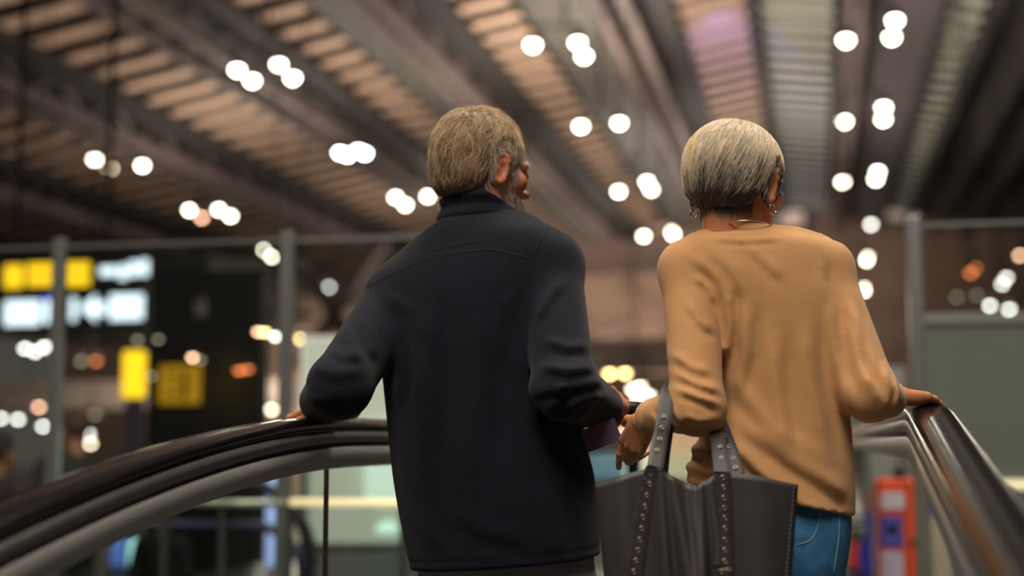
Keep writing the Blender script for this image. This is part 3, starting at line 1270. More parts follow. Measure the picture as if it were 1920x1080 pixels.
def rail_line(side, extra=0.0, newel_r=.30, end=-5.0):
    """points of the handrail's top line with frames (side, up); runs from the far newel back past the camera"""
    zf_, s0, a = (zL, sL0, aL) if side == 'L' else (zR, sR0, aR)
    pts = []
    r = newel_r
    zt = zf_(-1)
    for t in np.linspace(PI * .96, 0, 18):
        pts.append((end - r * math.sin(t) * .9, zt - r + r * math.cos(t)))
    for s in np.linspace(end + .1, 3.3, 110):
        pts.append((s, zf_(s)))
    path = [Pd * a + Wd * (s0 - s) + Vector((0, 0, z)) for s, z in pts]
    fr = []
    for i in range(len(path)):
        t = (path[min(i + 1, len(path) - 1)] - path[max(i - 1, 0)]).normalized()
        up = Pd.cross(t)
        if i > 20 and up.z < 0:
            up = -up
        fr.append((Pd.copy(), up))
    # keep the up vector continuous around the newel
    for i in range(len(fr) - 2, -1, -1):
        if fr[i][1].dot(fr[i + 1][1]) < 0:
            fr[i] = (fr[i][0], -fr[i][1])
    return path, fr


HW = .042
rail_prof = [(-HW * .72, -.003), (-HW * .35, 0.0), (HW * .35, 0.0), (HW * .72, -.003), (HW * .93, -.009), (HW, -.015), (HW * .93, -.021), (HW * .62, -.025),
             (-HW * .62, -.025), (-HW * .93, -.021), (-HW, -.015), (-HW * .93, -.009)]
lip_prof = [(-HW * .7, -.024), (-HW * .7, -.030), (HW * .7, -.030), (HW * .7, -.024)]
alu1 = [(-.037, -.030), (-.040, -.034), (-.039, -.054), (.039, -.054), (.040, -.034), (.037, -.030)]
gask = [(-.028, -.054), (-.028, -.064), (.028, -.064), (.028, -.054)]
alu2 = [(-.036, -.063), (-.038, -.067), (-.037, -.104), (-.014, -.110), (.014, -.110), (.037, -.104), (.038, -.067), (.036, -.063)]
for side in 'LR':
    path, fr = rail_line(side)
    h = link('handrail', sweep_data('handrail', path, fr, rail_prof, M['rubber']), mw)
    for nm, pr, mm in (('handrail_lip', lip_prof, M['rubber_edge']), ('upper_trim', alu1, M['alu_up']), ('gasket', gask, M['alu_dark']), ('lower_trim', alu2, M['alu'])):
        link(nm, sweep_data(nm, path, fr, pr, mm), mw if nm == 'lower_trim' else h)
    for ob in [h]:
        pass
    zf_, s0, a = (zL, sL0, aL) if side == 'L' else (zR, sR0, aR)
    breaks = [-5.1, -3.7, -2.4, -1.2, 0.13, 1.4, 2.7, 3.3] if side == 'L' else [-5.1, -3.6, -2.2, -.8, .55, 1.9, 3.3]
    for q0, q1 in zip(breaks, breaks[1:]):
        V, Fc = [], []
        ss = np.linspace(q0 + .004, q1 - .004, 9)
        for s in ss:
            zt = zf_(s) - .10
            if s < -1.2:
                zt -= .0
            zb_ = zbelt(s + s0 * 0) + .06
            for off in (-.006, .006):
                for z in (zb_, zt):
                    V.append(Pd * (a + off) + Wd * (s0 - s) + Vector((0, 0, z)))
        for i in range(len(ss) - 1):
            k0, k1 = i * 4, i * 4 + 4
            Fc += [(k0, k0 + 1, k1 + 1, k1), (k0 + 2, k1 + 2, k1 + 3, k0 + 3), (k0 + 1, k0 + 3, k1 + 3, k1 + 1), (k0, k1, k1 + 2, k0 + 2)]
        e = (len(ss) - 1) * 4
        Fc += [(0, 2, 3, 1), (e, e + 1, e + 3, e + 2)]
        g = link('glass_panel', mesh_data('glass_panel', V, Fc, M['glass']), mw)
    # the inner skirt
    sk_path = [Pd * a + Wd * (s0 - s) + Vector((0, 0, zbelt(s))) for s in np.linspace(-5.2, 3.3, 40)]
    sk_fr = [(Pd.copy(), Vector((0, 0, 1)))] * 40
    link('skirt', sweep_data('skirt', sk_path, sk_fr, [(-.05, -.12), (-.05, .06), (.05, .06), (.05, -.12)], M['alu'], smooth=False), mw)
    if side == 'L':
        # dark joint between two glass panels
        s = .13
        m = MB()
        p0 = Pd * a + Wd * (s0 - s)
        m.box(p0 + Vector((0, 0, (zL(s) - .1 + .06) / 2)), (.007, .014, zL(s) - .17), Matrix.Rotation(-YAW, 3, 'Z'))
        m.build('glass_joint', mat('joint_seal', (40, 56, 54), .5), mw)
bp = [Pd * ((aL + aR) / 2) + Wd * (sL0 - s) + Vector((0, 0, zbelt(s) - .012)) for s in np.linspace(-5.2, 3.3, 40)]
hw = (aR - aL) / 2 - .055
link('tread_belt', sweep_data('tread_belt', bp, [(Pd.copy(), Vector((0, 0, 1)))] * 40, [(-hw, -.06), (-hw, .012), (hw, .012), (hw, -.06)], M['belt'], smooth=False), mw)
for ch in list(mw.children):
    ch.matrix_parent_inverse = Matrix.Translation(-mw.location)

# ------------------------------------------------------------------ people
M['skin_man'] = mat('skin_ruddy', (186, 116, 84), .5, var=.10, scale=60, bump=.15, bscale=500)
M['skin_woman'] = mat('skin_tan', (196, 130, 88), .5, var=.08, scale=60, bump=.12, bscale=500)
M['jacket'] = mat('navy_fleece', (16, 18, 29), .92, var=.18, scale=90, bump=.35, bscale=900, spec=.2, sheen=.07)
M['sweater'] = mat('camel_knit', (192, 144, 97), .9, var=.035, scale=14, bump=.35, bscale=420, spec=.15, stretch=(1, 1, 4), sheen=.15)
M['denim'] = mat('blue_denim', (46, 104, 146), .85, var=.28, scale=40, bump=.3, bscale=700)
M['denim_stitch'] = mat('denim_stitch', (112, 138, 152), .8)
M['trousers'] = mat('grey_trousers', (120, 112, 112), .85, var=.1, scale=60)
M['shoe'] = mat('dark_shoe', (40, 34, 32), .5)
M['hair'] = attr_mat('hair_strand', .45, .3)
M['silver'] = mat('silver', (214, 210, 205), .22, 1.0, var=.03)
M['eye'] = mat('eye_white', (225, 220, 210), .2)
M['seam'] = mat('jacket_seam', (5, 5, 8), .95)


def head_sdf(male=True):
    k = .012

    def f(p):
        d = s_ell(p, (0, -.014, .036), (.076, .096, .088))
        d = smin(d, s_ell(p, (0, .028, -.03), (.060, .070, .082)), .02)
        jw = .05 if male else .044
        for s in (-1, 1):
            d = smin(d, s_cone(p, (s * jw, -.002, -.058), (s * .012, .078, -.100), .020, .017), .02)
            d = smin(d, s_ell(p, (s * .046, .058, -.018), (.024, .022, .02)), .018)
            d = smin(d, s_cone(p, (s * .012, .094, .021), (s * .048, .076, .020), .010, .008), .012)
            d = smax(d, -s_ell(p, (s * .031, .101, .002), (.017, .013, .012)), .008)
            d = smin(d, s_ell(p, (s * .031, .083, .002), (.014, .0145, .013)), .002)
            d = smin(d, s_ell(p, (s * .012, .104, -.034), (.009, .011, .008)), .006)
        d = smin(d, s_ell(p, (0, .080, -.102), (.024, .018, .018)), .015)
        d = smin(d, s_cone(p, (0, .094, .012), (0, .117, -.030), .008, .011), .010)
        d = smin(d, s_cone(p, (-.020, .090, -.061), (.020, .090, -.061), .0075, .0075), .006)
        d = smin(d, s_cone(p, (-.016, .089, -.073), (.016, .089, -.073), .0085, .0085), .006)
        d = smax(d, -s_cone(p, (-.022, .099, -.0665), (.022, .099, -.0665), .0022, .0022), .003)
        # neck
        nr = .055 if male else .047
        d = smin(d, s_cone(p, (0, -.018, -.050), (0, .002, -.21), nr, nr), .022)
        d = smin(d, s_cone(p, (0, -.040, -.07), (0, -.014, -.20), .034, .040), .03)
        # ears
        for s in (-1, 1):
            R = np.array(Matrix.Rotation(s * -.42, 3, 'Z') @ Matrix.Rotation(-.12, 3, 'X'))
            c = np.array((s * .081, -.010, -.004))
            e = s_ell(p, c, (.0065, .018, .033), R)
            e = smin(e, s_ell(p, c + R @ np.array((0, .003, -.028)), (.006, .009, .010), R), .006)
            for a0 in np.linspace(-2.2, 2.0, 9):
                a1 = a0 + .55
                q0 = c + R @ np.array((s * .003, -.016 * math.cos(a0), .030 * math.sin(a0)))
                q1 = c + R @ np.array((s * .003, -.016 * math.cos(a1), .030 * math.sin(a1)))
                e = smin(e, s_cone(p, q0, q1, .0042, .0042), .003)
            e = smax(e, -s_ell(p, c + R @ np.array((s * .007, .003, -.004)), (.006, .008, .015), R), .004)
            d = smin(d, e, .006)
        return d
    return f


def hand_sdf(side, curl=(.3, .35, .4, .45), spread=.08, thumb=((.024, .022, -.006), (.046, .052, -.014), (.056, .084, -.022)), sc=1.0):
    """side = +1: the thumb lies on +x. y runs along the fingers, z is the back of the hand; wrist at the origin"""
    kx = [.029, .010, -.010, -.028]
    ky = [.088, .092, .088, .079]
    ln = [(.043, .026, .021), (.047, .030, .022), (.043, .028, .022), (.034, .021, .019)]
    rd = [.0098, .0100, .0096, .0085]
    chains = []
    for i in range(4):
        a = -spread * (i - 1.4)
        p0 = np.array((side * kx[i], ky[i], .0))
        d0 = np.array((side * -math.sin(a), math.cos(a), 0)) * np.array((1, 1, 1))
        ang = 0
        pts = [p0]
        c = curl[i] if hasattr(curl[i], '__len__') else (curl[i] * .8, curl[i] * 1.1, curl[i] * .7)
        for L, cc in zip(ln[i], c):
            ang += cc
            v = np.array((d0[0] * math.cos(ang), d0[1] * math.cos(ang), -math.sin(ang)))
            pts.append(pts[-1] + v * L)
        chains.append((pts, rd[i]))
    th = [np.array((side * a, b, c)) for a, b, c in thumb]

    def f(p):
        p = p / sc
        d = s_cone(p, (0, -.016, 0), (0, .008, 0), .022, .023)
        for i in range(4):
            d = smin(d, s_cone(p, (side * kx[i] * .62, .012, 0), (side * kx[i], ky[i], 0), .0145, .0115), .010)
        d = smin(d, s_ell(p, (side * .022, .035, -.008), (.016, .030, .014)), .012)
        d = smin(d, s_ell(p, (-side * .022, .04, -.007), (.012, .034, .012)), .012)
        for pts, r in chains:
            e = None
            for j in range(3):
                c = s_cone(p, pts[j], pts[j + 1], r * (1 - .09 * j), r * (1 - .09 * (j + 1)))
                e = c if e is None else smin(e, c, .002)
            e = smin(e, s_ell(p, pts[1], (r * 1.02,) * 3), .003)
            d = smin(d, e, .0035)
        e = smin(s_cone(p, th[0], th[1], .0135, .0115), s_cone(p, th[1], th[2], .0112, .009), .003)
        d = smin(d, e, .007)
        return d * sc
    return f


def axes_from(y, z):
    y = np.array(y, float)
    y /= np.linalg.norm(y)
    z = np.array(z, float)
    z -= y * (z @ y)
    z /= np.linalg.norm(z)
    return np.stack([np.cross(y, z), y, z], 1)


def hand_mesh(f, wrist, R, h=.0019):
    V, Fc = surfnet(f, (-.075, -.055, -.105), (.075, .20, .05), h)
    return (V @ R.T + np.array(wrist)).astype(np.float32), Fc


def place(V, R, c):
    return (V @ np.array(R).T + np.array(c)).astype(np.float32)


def figure(name, label, body_parts, material, loc):
    V, Fc = join(body_parts)
    V = V - np.array(loc, np.float32)
    o = link(name, mesh_data(name, V, Fc, material, True))
    o.location = loc
    return tag(o, label, 'person')


def wear(name, V, Fc, material, owner, col=None, label=None):
    loc = np.array(owner.location, np.float32)
    o = link(name, mesh_data(name, np.asarray(V) - loc, Fc, material, True, col), owner)
    if label:
        o['label'] = label
    return o


def eyes_for(owner, R, c):
    for s in (-1, 1):
        m = MB()
        q = np.array(R) @ np.array((s * .030, .0835, .002)) + np.array(c) - np.array(owner.location)
        m.lathe(q, [(.002, -.010), (.007, -.008), (.0105, 0), (.007, .008), (.002, .010)], 10)
        m.build('eye', M['eye'], owner, True)


# ================================================================== the man
YM = 2.9
mz = lambda y: P(0, y, YM).z


def mlev(y, xl, xr, b, dy=0.0):
    a = P(xl, y, YM)
    c = P(xr, y, YM)
    return (a.z, (a.x + c.x) / 2, YM + dy, (c.x - a.x) / 2, b)


man_trunk = Loft([mlev(372, 862, 962, .05, .03), mlev(400, 838, 988, .066, .02), mlev(418, 816, 1008, .085, .01), mlev(440, 790, 1034, .098), mlev(470, 756, 1050, .112), mlev(510, 718, 1052, .125),
                  mlev(560, 708, 1050, .138), mlev(640, 712, 1048, .148), mlev(720, 721, 1058, .150), mlev(800, 729, 1084, .152), mlev(880, 738, 1108, .158),
                  mlev(960, 750, 1119, .160), mlev(1030, 764, 1122, .156), mlev(1090, 776, 1120, .15)], math.radians(18), 2.3)
mSL, mEL, mWL = P(742, 562, 2.94), P(637, 724, 2.74), P(604, 752, 2.95)
mSR, mER, mWR = P(1030, 508, 2.86), P(1058, 728, 2.70), P(1126, 762, 2.92)
Q = lambda *pts: [P(x, y, YM - .15) for x, y in pts]
m_folds = [
    (Q((800, 560), (806, 700), (800, 860)), .006, .020), (Q((770, 640), (780, 800), (800, 1000)), .006, .022),
    (Q((905, 560), (900, 720), (880, 900)), .005, .026), (Q((960, 620), (975, 760), (1010, 900)), .006, .022),
    (Q((740, 860), (775, 960), (830, 1040)), .006, .02), (Q((1010, 900), (1030, 980), (1040, 1050)), .005, .022),
    (Q((730, 590), (745, 680), (742, 760)), .006, .014), (Q((850, 950), (900, 990), (1000, 1010)), .004, .018),
    (Q((720, 545), (760, 575), (800, 640)), .005, .014), (Q((960, 540), (940, 600), (935, 680)), .004, .016)]
m_arm = [(Q((1010, 690), (1060, 700), (1120, 690)), .007, .010), (Q((1000, 735), (1060, 730), (1135, 712)), .007, .011), (Q((1020, 640), (1060, 655), (1105, 650)), .005, .010),
         (Q((1010, 600), (1030, 560), (1060, 520)), .004, .012), (Q((1060, 775), (1090, 750), (1130, 740)), .006, .010), (Q((1030, 770), (1045, 745), (1055, 715)), .006, .010),
         (Q((640, 600), (660, 650), (690, 690)), .006, .012), (Q((590, 690), (640, 706), (690, 690)), .0035, .012), (Q((575, 750), (620, 752), (660, 735)), .002, .012), (Q((615, 650), (655, 672), (705, 655)), .003, .011)]
hemM = (P(772, 1077, YM - .1), P(1122, 1047, YM - .1))


def f_jacket(p):
    d = man_trunk(p)
    for S, E, W, r0, r1, r2 in ((mSL, mEL, mWL, .064, .060, .047), (mSR, mER, mWR, .066, .060, .046)):
        a = smin(s_cone(p, S, E, r0, r1), s_cone(p, E, W, r1, r2), .02)
        d = smin(d, a, .026)
    # shoulder caps
    d = smin(d, s_cone(p, P(802, 492, 2.92), P(738, 548, 2.93), .048, .052), .03)
    d = smin(d, s_cone(p, P(975, 450, 2.88), P(1034, 492, 2.86), .050, .058), .04)
    m = p[:, 1] < 3.05
    for pts, amp, w in m_folds + m_arm:
        d = d - fold(p, pts, amp * 1.2, w, 2.95)
        low = [q - Vector((0, 0, w * 1.7)) if abs(pts[0].x - pts[-1].x) > abs(pts[0].z - pts[-1].z) * .6 else q + Vector((w * 1.7, 0, 0)) for q in pts]
        d = d + fold(p, low, amp * .7, w * .7, 2.95)
    # elasticated hem band
    sl = (hemM[1].z - hemM[0].z) / (hemM[1].x - hemM[0].x)
    hz = hemM[0].z + (p[:, 0] - hemM[0].x) * sl
    t = p[:, 2] - hz
    d = d + .0022 * np.exp(-((t - .018) / .004) ** 2)
    d = smax(d, hz - p[:, 2], .006)
    # open neck
    return smax(d, p[:, 2] - (mz(392) + (p[:, 1] - 2.83) * -.25), .008)


V_j, F_j = surfnet(f_jacket, (-.52, 2.55, .62), (.32, 3.14, 1.56), .0055)

# collar: a stand-up double band
mc = P(905, 385, 2.91)
col_c = np.array((mc.x, 2.935, mc.z))


def f_collar(p):
    z0, z1 = mz(424), mz(358)
    q = p - np.array((col_c[0], col_c[1], 0), np.float32)
    t = np.clip((p[:, 2] - z0) / (z1 - z0), 0, 1)
    a = .090 - .012 * t
    b = .088 - .010 * t
    c, s = math.cos(.4), math.sin(.4)
    u = q[:, 0] * c - q[:, 1] * s
    v = q[:, 0] * s + q[:, 1] * c
    r = np.sqrt(u * u + v * v)
    k = np.sqrt((u / a) ** 2 + (v / b) ** 2)
    d = np.abs(r * (1 - 1 / np.maximum(k, 1e-3))) - .0065
    # two soft horizontal crush folds, then a falling front edge
    d = d - .006 * np.exp(-((t - .80) / .10) ** 2) - .005 * np.exp(-((t - .30) / .10) ** 2) + .003 * np.exp(-((t - .55) / .06) ** 2)
    top = z1 - np.clip(q[:, 0] + .004, 0, 1) * .55 - np.clip(-q[:, 0] - .03, 0, 1) * .22
    d = smax(d, p[:, 2] - top, .006)
    return smax(d, z0 - .012 - p[:, 2], .004)


V_c, F_c = surfnet(f_collar, col_c + np.array((-.13, -.13, -.08)), col_c + np.array((.13, .13, .09)), .0032)

# head
mR = frame(math.radians(53), math.radians(-4), math.radians(2))
mHc = np.array(P(906, 322, 2.93))
fh = head_sdf(True)
Vh, Fh = surfnet(fh, (-.11, -.15, -.20), (.11, .15, .15), .0026)
MS = .97
V_head = place(Vh * MS, mR, mHc)
# hands
RL = axes_from((-.80, .52, -.10), (.05, .1, 1))
hL = hand_mesh(hand_sdf(-1, ((.15, .5, .3), (.15, .55, .35), (.2, .6, .4), (.25, .6, .4)), .05, sc=.98), P(648, 768, 2.955), RL)
RR = axes_from((.36, .92, -.02), (.62, -.30, .72))
hR = hand_mesh(hand_sdf(-1, ((.9, 1.2, .8), (.95, 1.25, .8), (1.0, 1.25, .8), (1.05, 1.2, .8)), .02, thumb=((.022, .02, -.008), (.034, .052, -.034), (.018, .078, -.046)), sc=1.0), P(1140, 747, 2.93), RR)


def f_body_m(p):
    d = s_ell(p, (-.07, 2.91, 1.14), (.12, .085, .28))
    d = smin(d, s_cone(p, (-.065, 2.92, 1.25), (mHc[0], 2.93, mHc[2] - .1), .06, .055), .05)
    for S, E, W in ((mSL, mEL, mWL), (mSR, mER, mWR)):
        d = smin(d, s_cone(p, S, E, .045, .040), .05)
        d = smin(d, s_cone(p, E, W, .040, .027), .02)
    return d


bodyM = surfnet(f_body_m, (-.5, 2.6, .8), (.3, 3.1, 1.6), .013)
man = figure('person', 'grey-haired bearded man in a navy fleece jacket holding the left rail', [(V_head, Fh), hL, hR, bodyM], M['skin_man'], (.03, 2.93, 0))
jk = wear('jacket', V_j, F_j, M['jacket'], man)
wear('collar', V_c, F_c, M['jacket'], man)
eyes_for(man, mR, mHc)
treeJ = bvh(V_j, F_j)


def stitched(tree, pts, n, r, material, owner, name, lift=0.0004):
    C = catmull([(x, y, 0) for x, y in pts], n)
    W = []
    for x, y, _ in C:
        q, nn = on_surface(tree, x, y, lift)
        if q is not None:
            W.append(q - owner.parent.location)
    m = MB()
    m.tube(W, r, 5)
    return m.build(name, material, owner, True)


for pts in (((688, 538), (720, 521), (800, 487), (880, 471), (930, 470), (992, 484)),
            ((1030, 424), (1010, 455), (990, 505), (979, 555), (978, 610), (986, 670)),
            ((690, 512), (700, 560), (713, 620)),
            ((812, 470), (850, 461), (902, 452))):
    stitched(treeJ, pts, 40, .0018, M['seam'], jk, 'seam', -.0006)

# trousers and shoes
man_hip = Loft([mlev(1000, 770, 1110, .12), mlev(1060, 782, 1112, .122), mlev(1130, 790, 1112, .12), mlev(1200, 800, 1104, .10)], math.radians(16))


def f_trousers(p):
    d = man_hip(p)
    for x, y in ((-.085, 2.92), (.105, 2.88)):
        d = smin(d, s_cone(p, (x, y, .66), (x * 1.05, y + .01, .42), .088, .066), .03)
        d = smin(d, s_cone(p, (x * 1.05, y + .01, .42), (x * 1.1, y - .01, .07), .066, .055), .02)
    return smax(d, .045 - p[:, 2], .005)


V_t, F_t = surfnet(f_trousers, (-.3, 2.68, .02), (.3, 3.1, .92), .010)
wear('trousers', V_t, F_t, M['trousers'], man)


def shoe_sdf(x, y, yaw, L=.27):
    fx, fy = math.sin(yaw), math.cos(yaw)

    def f(p):
        d = s_cone(p, (x - fx * .07, y - fy * .07, .045), (x + fx * (L - .13), y + fy * (L - .13), .035), .043, .038)
        d = smin(d, s_cone(p, (x - fx * .05, y - fy * .05, .06), (x - fx * .04, y - fy * .04, .10), .042, .045), .02)
        return smax(d, .001 - p[:, 2], .003)
    return f


for x, y in ((-.09, 2.91), (.115, 2.87)):
    V_, F_ = surfnet(shoe_sdf(x, y, .3), (x - .12, y - .16, -.01), (x + .18, y + .25, .16), .008)
    wear('shoe', V_, F_, M['shoe'], man)

# hair and beard (head space)


def region_m(p):
    """positive below the hairline"""
    y = p[:, 1]
    g = np.interp(y, [-.13, -.09, -.055, -.034, -.026, .0, .018, .026, .040, .050, .060, .075, .10], [-.082, -.085, -.072, -.030, .028, .036, .030, -.020, -.024, .026, .052, .078, .108])
    return (g - p[:, 2]).astype(np.float32)


def f_hair_m(p):
    d = s_ell(p, (0, -.018, .038), (.083, .105, .098))
    d = smin(d, s_ell(p, (0, -.056, -.024), (.064, .056, .064)), .03)
    n = .0022 * np.sin(p[:, 0] * 230 + 3 * np.sin(p[:, 2] * 60)) * np.sin(p[:, 1] * 190 + p[:, 2] * 40)
    g = region_m(p)
    d = np.minimum(d + .014 * np.clip(1 + g / .035, 0, 1), fh(p) - .0025)
    return np.maximum(d - n, g * .75)


Vhm, Fhm = surfnet(f_hair_m, (-.11, -.15, -.11), (.11, .12, .16), .0032)


def f_hair_m_flow(p):
    d = s_ell(p, (0, -.018, .038), (.083, .105, .098))
    d = smin(d, s_ell(p, (0, -.056, -.024), (.064, .056, .064)), .03)
    return np.minimum(d + .014 * np.clip(1 + region_m(p) / .035, 0, 1), fh(p) - .0025)


def pal(cols):
    return np.array([lin(*c)[:3] for c in cols])


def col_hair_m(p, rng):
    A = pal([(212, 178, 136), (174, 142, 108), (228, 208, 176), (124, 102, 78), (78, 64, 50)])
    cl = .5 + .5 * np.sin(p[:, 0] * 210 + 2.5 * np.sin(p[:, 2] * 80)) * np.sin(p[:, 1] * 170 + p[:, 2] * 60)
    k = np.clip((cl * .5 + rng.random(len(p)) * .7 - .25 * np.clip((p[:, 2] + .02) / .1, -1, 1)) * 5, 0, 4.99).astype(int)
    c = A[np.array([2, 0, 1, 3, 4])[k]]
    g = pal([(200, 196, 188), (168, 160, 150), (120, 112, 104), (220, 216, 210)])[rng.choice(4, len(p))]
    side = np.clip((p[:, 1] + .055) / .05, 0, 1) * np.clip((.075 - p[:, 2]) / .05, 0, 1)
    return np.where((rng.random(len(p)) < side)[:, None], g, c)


def comb_m(p):
    q = p - np.array((0, -.045, .13), np.float32)
    q = q / np.maximum(length(q)[:, None], 1e-5)
    g = np.array((0, -.25, -1.0), np.float32)
    top = np.clip((p[:, 2] - .06) / .05, 0, 1)[:, None]
    fwd = np.array((.2, .7, .2), np.float32)
    front = np.clip((p[:, 1] - .01) / .05, 0, 1)[:, None]
    w = np.stack([np.sin(p[:, 1] * 160 + 2 * np.sin(p[:, 2] * 90)), np.sin(p[:, 0] * 150 + p[:, 2] * 70), np.sin(p[:, 0] * 90 + p[:, 1] * 120)], -1) * .45
    return (w + q * .7 + g * (1 - top) * .9 + top * front * fwd * .4 + (1 - top) * front * np.array((0, -.5, 0), np.float32)).astype(np.float32)


base_col = lambda V, f: f(V, np.random.default_rng(3))
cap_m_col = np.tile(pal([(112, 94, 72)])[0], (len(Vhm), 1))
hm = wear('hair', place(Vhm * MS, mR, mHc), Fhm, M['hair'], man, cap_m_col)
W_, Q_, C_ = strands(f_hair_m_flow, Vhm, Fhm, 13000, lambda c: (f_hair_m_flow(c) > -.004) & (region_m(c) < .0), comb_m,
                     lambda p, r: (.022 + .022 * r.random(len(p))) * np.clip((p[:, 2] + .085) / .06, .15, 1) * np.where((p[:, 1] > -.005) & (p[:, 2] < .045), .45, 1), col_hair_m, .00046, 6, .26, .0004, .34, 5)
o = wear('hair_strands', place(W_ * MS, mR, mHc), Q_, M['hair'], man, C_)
tag(o, kind='stuff')


def beard_mask(c):
    y, z = c[:, 1], c[:, 2]
    g = np.interp(y, [-.02, .0, .02, .05, .08, .1], [-.075, -.02, -.02, -.045, -.052, -.05])
    g2 = np.interp(y, [-.02, .02, .06, .1], [-.09, -.115, -.125, -.125])
    lips = (np.abs(c[:, 0]) < .02) & (z > -.078) & (z < -.058) & (y > .07)
    ear = (np.abs(c[:, 0]) > .074) & (y < .012)
    return ((z < g) & (z > g2) & (y > -.012) & ~lips & ~ear).astype(float)


def col_beard(p, rng):
    A = pal([(244, 238, 226), (226, 216, 202), (190, 172, 156), (250, 246, 240)])
    return A[rng.choice(4, len(p), p=[.35, .3, .15, .2])]


W_, Q_, C_ = strands(fh, Vh, Fh, 2600, beard_mask, lambda p: np.tile(np.array((0, .45, -1), np.float32), (len(p), 1)),
                     lambda p, r: .004 + .005 * r.random(len(p)) + .012 * np.clip((p[:, 1] - .05) / .03, 0, 1), col_beard, .0005, 4, .5, .0, .3, 8)
o = wear('beard', place(W_ * MS, mR, mHc), Q_, M['hair'], man, C_)
tag(o, kind='stuff')
W_, Q_, C_ = strands(fh, Vh, Fh, 260, lambda c: ((np.abs(np.abs(c[:, 0]) - .032) < .018) & (np.abs(c[:, 2] - .026) < .005) & (c[:, 1] > .06)).astype(float),
                     lambda p: np.stack([np.sign(p[:, 0]), np.zeros(len(p)), np.zeros(len(p))], -1).astype(np.float32),
                     lambda p, r: .008 + .004 * r.random(len(p)), col_beard, .0005, 3, .5, .0, .2, 9)
tag(wear('eyebrows', place(W_ * MS, mR, mHc), Q_, M['hair'], man, C_), kind='stuff')

# ================================================================== the woman
YW = 2.6
wzf = lambda y: P(0, y, YW).z


def wlev(y, xl, xr, b, dy=0.0):
    a = P(xl, y, YW)
    c = P(xr, y, YW)
    return (a.z, (a.x + c.x) / 2, YW + dy, (c.x - a.x) / 2, b)


w_trunk = Loft([wlev(414, 1350, 1448, .048, .02), wlev(428, 1332, 1470, .060, .015), wlev(442, 1308, 1506, .072, .01), wlev(458, 1286, 1534, .082), wlev(485, 1272, 1552, .092), wlev(520, 1276, 1560, .100),
                wlev(560, 1298, 1572, .105), wlev(620, 1322, 1580, .108), wlev(700, 1340, 1586, .108), wlev(760, 1338, 1589, .110), wlev(830, 1308, 1594, .116),
                wlev(890, 1290, 1598, .122), wlev(960, 1286, 1599, .124), wlev(1010, 1290, 1597, .122)], math.radians(4), 2.3)
wSL, wEL, wWL = P(1291, 512, 2.59), P(1308, 764, 2.47), P(1222, 782, 2.61)
wSR, wER, wWR = P(1546, 512, 2.60), P(1632, 738, 2.50), P(1666, 748, 2.60)
QW = lambda *pts: [P(x, y, YW - .11) for x, y in pts]
w_folds = [
    (QW((1345, 800), (1420, 880), (1500, 945), (1590, 985)), .010, .014), (QW((1390, 790), (1470, 850), (1560, 905), (1596, 930)), .008, .016),
    (QW((1375, 700), (1440, 800), (1560, 870)), .005, .018), (QW((1300, 830), (1345, 862), (1390, 880)), .008, .010), (QW((1290, 872), (1330, 884), (1380, 895)), .007, .010),
    (QW((1400, 560), (1398, 660), (1375, 760)), .006, .014), (QW((1450, 620), (1455, 740), (1470, 860)), .006, .016), (QW((1510, 600), (1520, 720), (1550, 860)), .006, .016),
    (QW((1560, 540), (1566, 660), (1584, 780)), .006, .012), (QW((1365, 530), (1372, 600), (1366, 690)), .007, .010),
    (QW((1300, 470), (1345, 510), (1360, 560)), .0035, .012), (QW((1330, 455), (1375, 500), (1400, 560)), .003, .014), (QW((1305, 510), (1330, 535), (1348, 570)), .004, .008),
    (QW((1400, 450), (1440, 490), (1470, 520)), .003, .012), (QW((1550, 480), (1545, 520), (1550, 570)), .002, .012), (QW((1340, 440), (1400, 446), (1470, 442)), .003, .006)]
w_arm = [(QW((1262, 700), (1300, 722), (1345, 735)), .006, .008), (QW((1262, 730), (1300, 745), (1340, 760)), .006, .008), (QW((1258, 660), (1290, 690), (1330, 700)), .005, .009),
         (QW((1270, 778), (1300, 790), (1335, 785)), .005, .008), (QW((1245, 760), (1262, 785), (1275, 805)), .005, .007), (QW((1222, 770), (1232, 790), (1236, 806)), .004, .006),
         (QW((1290, 560), (1310, 600), (1340, 620)), .005, .010), (QW((1600, 560), (1622, 640), (1640, 700)), .005, .010), (QW((1600, 600), (1605, 680), (1620, 740)), .005, .010),
         (QW((1650, 690), (1655, 730), (1650, 770)), .005, .008), (QW((1668, 715), (1676, 740), (1672, 768)), .005, .006), (QW((1610, 700), (1625, 730), (1640, 760)), .004, .010)]
hemW = (P(1283, 905, YW - .1), P(1597, 968, YW - .1))


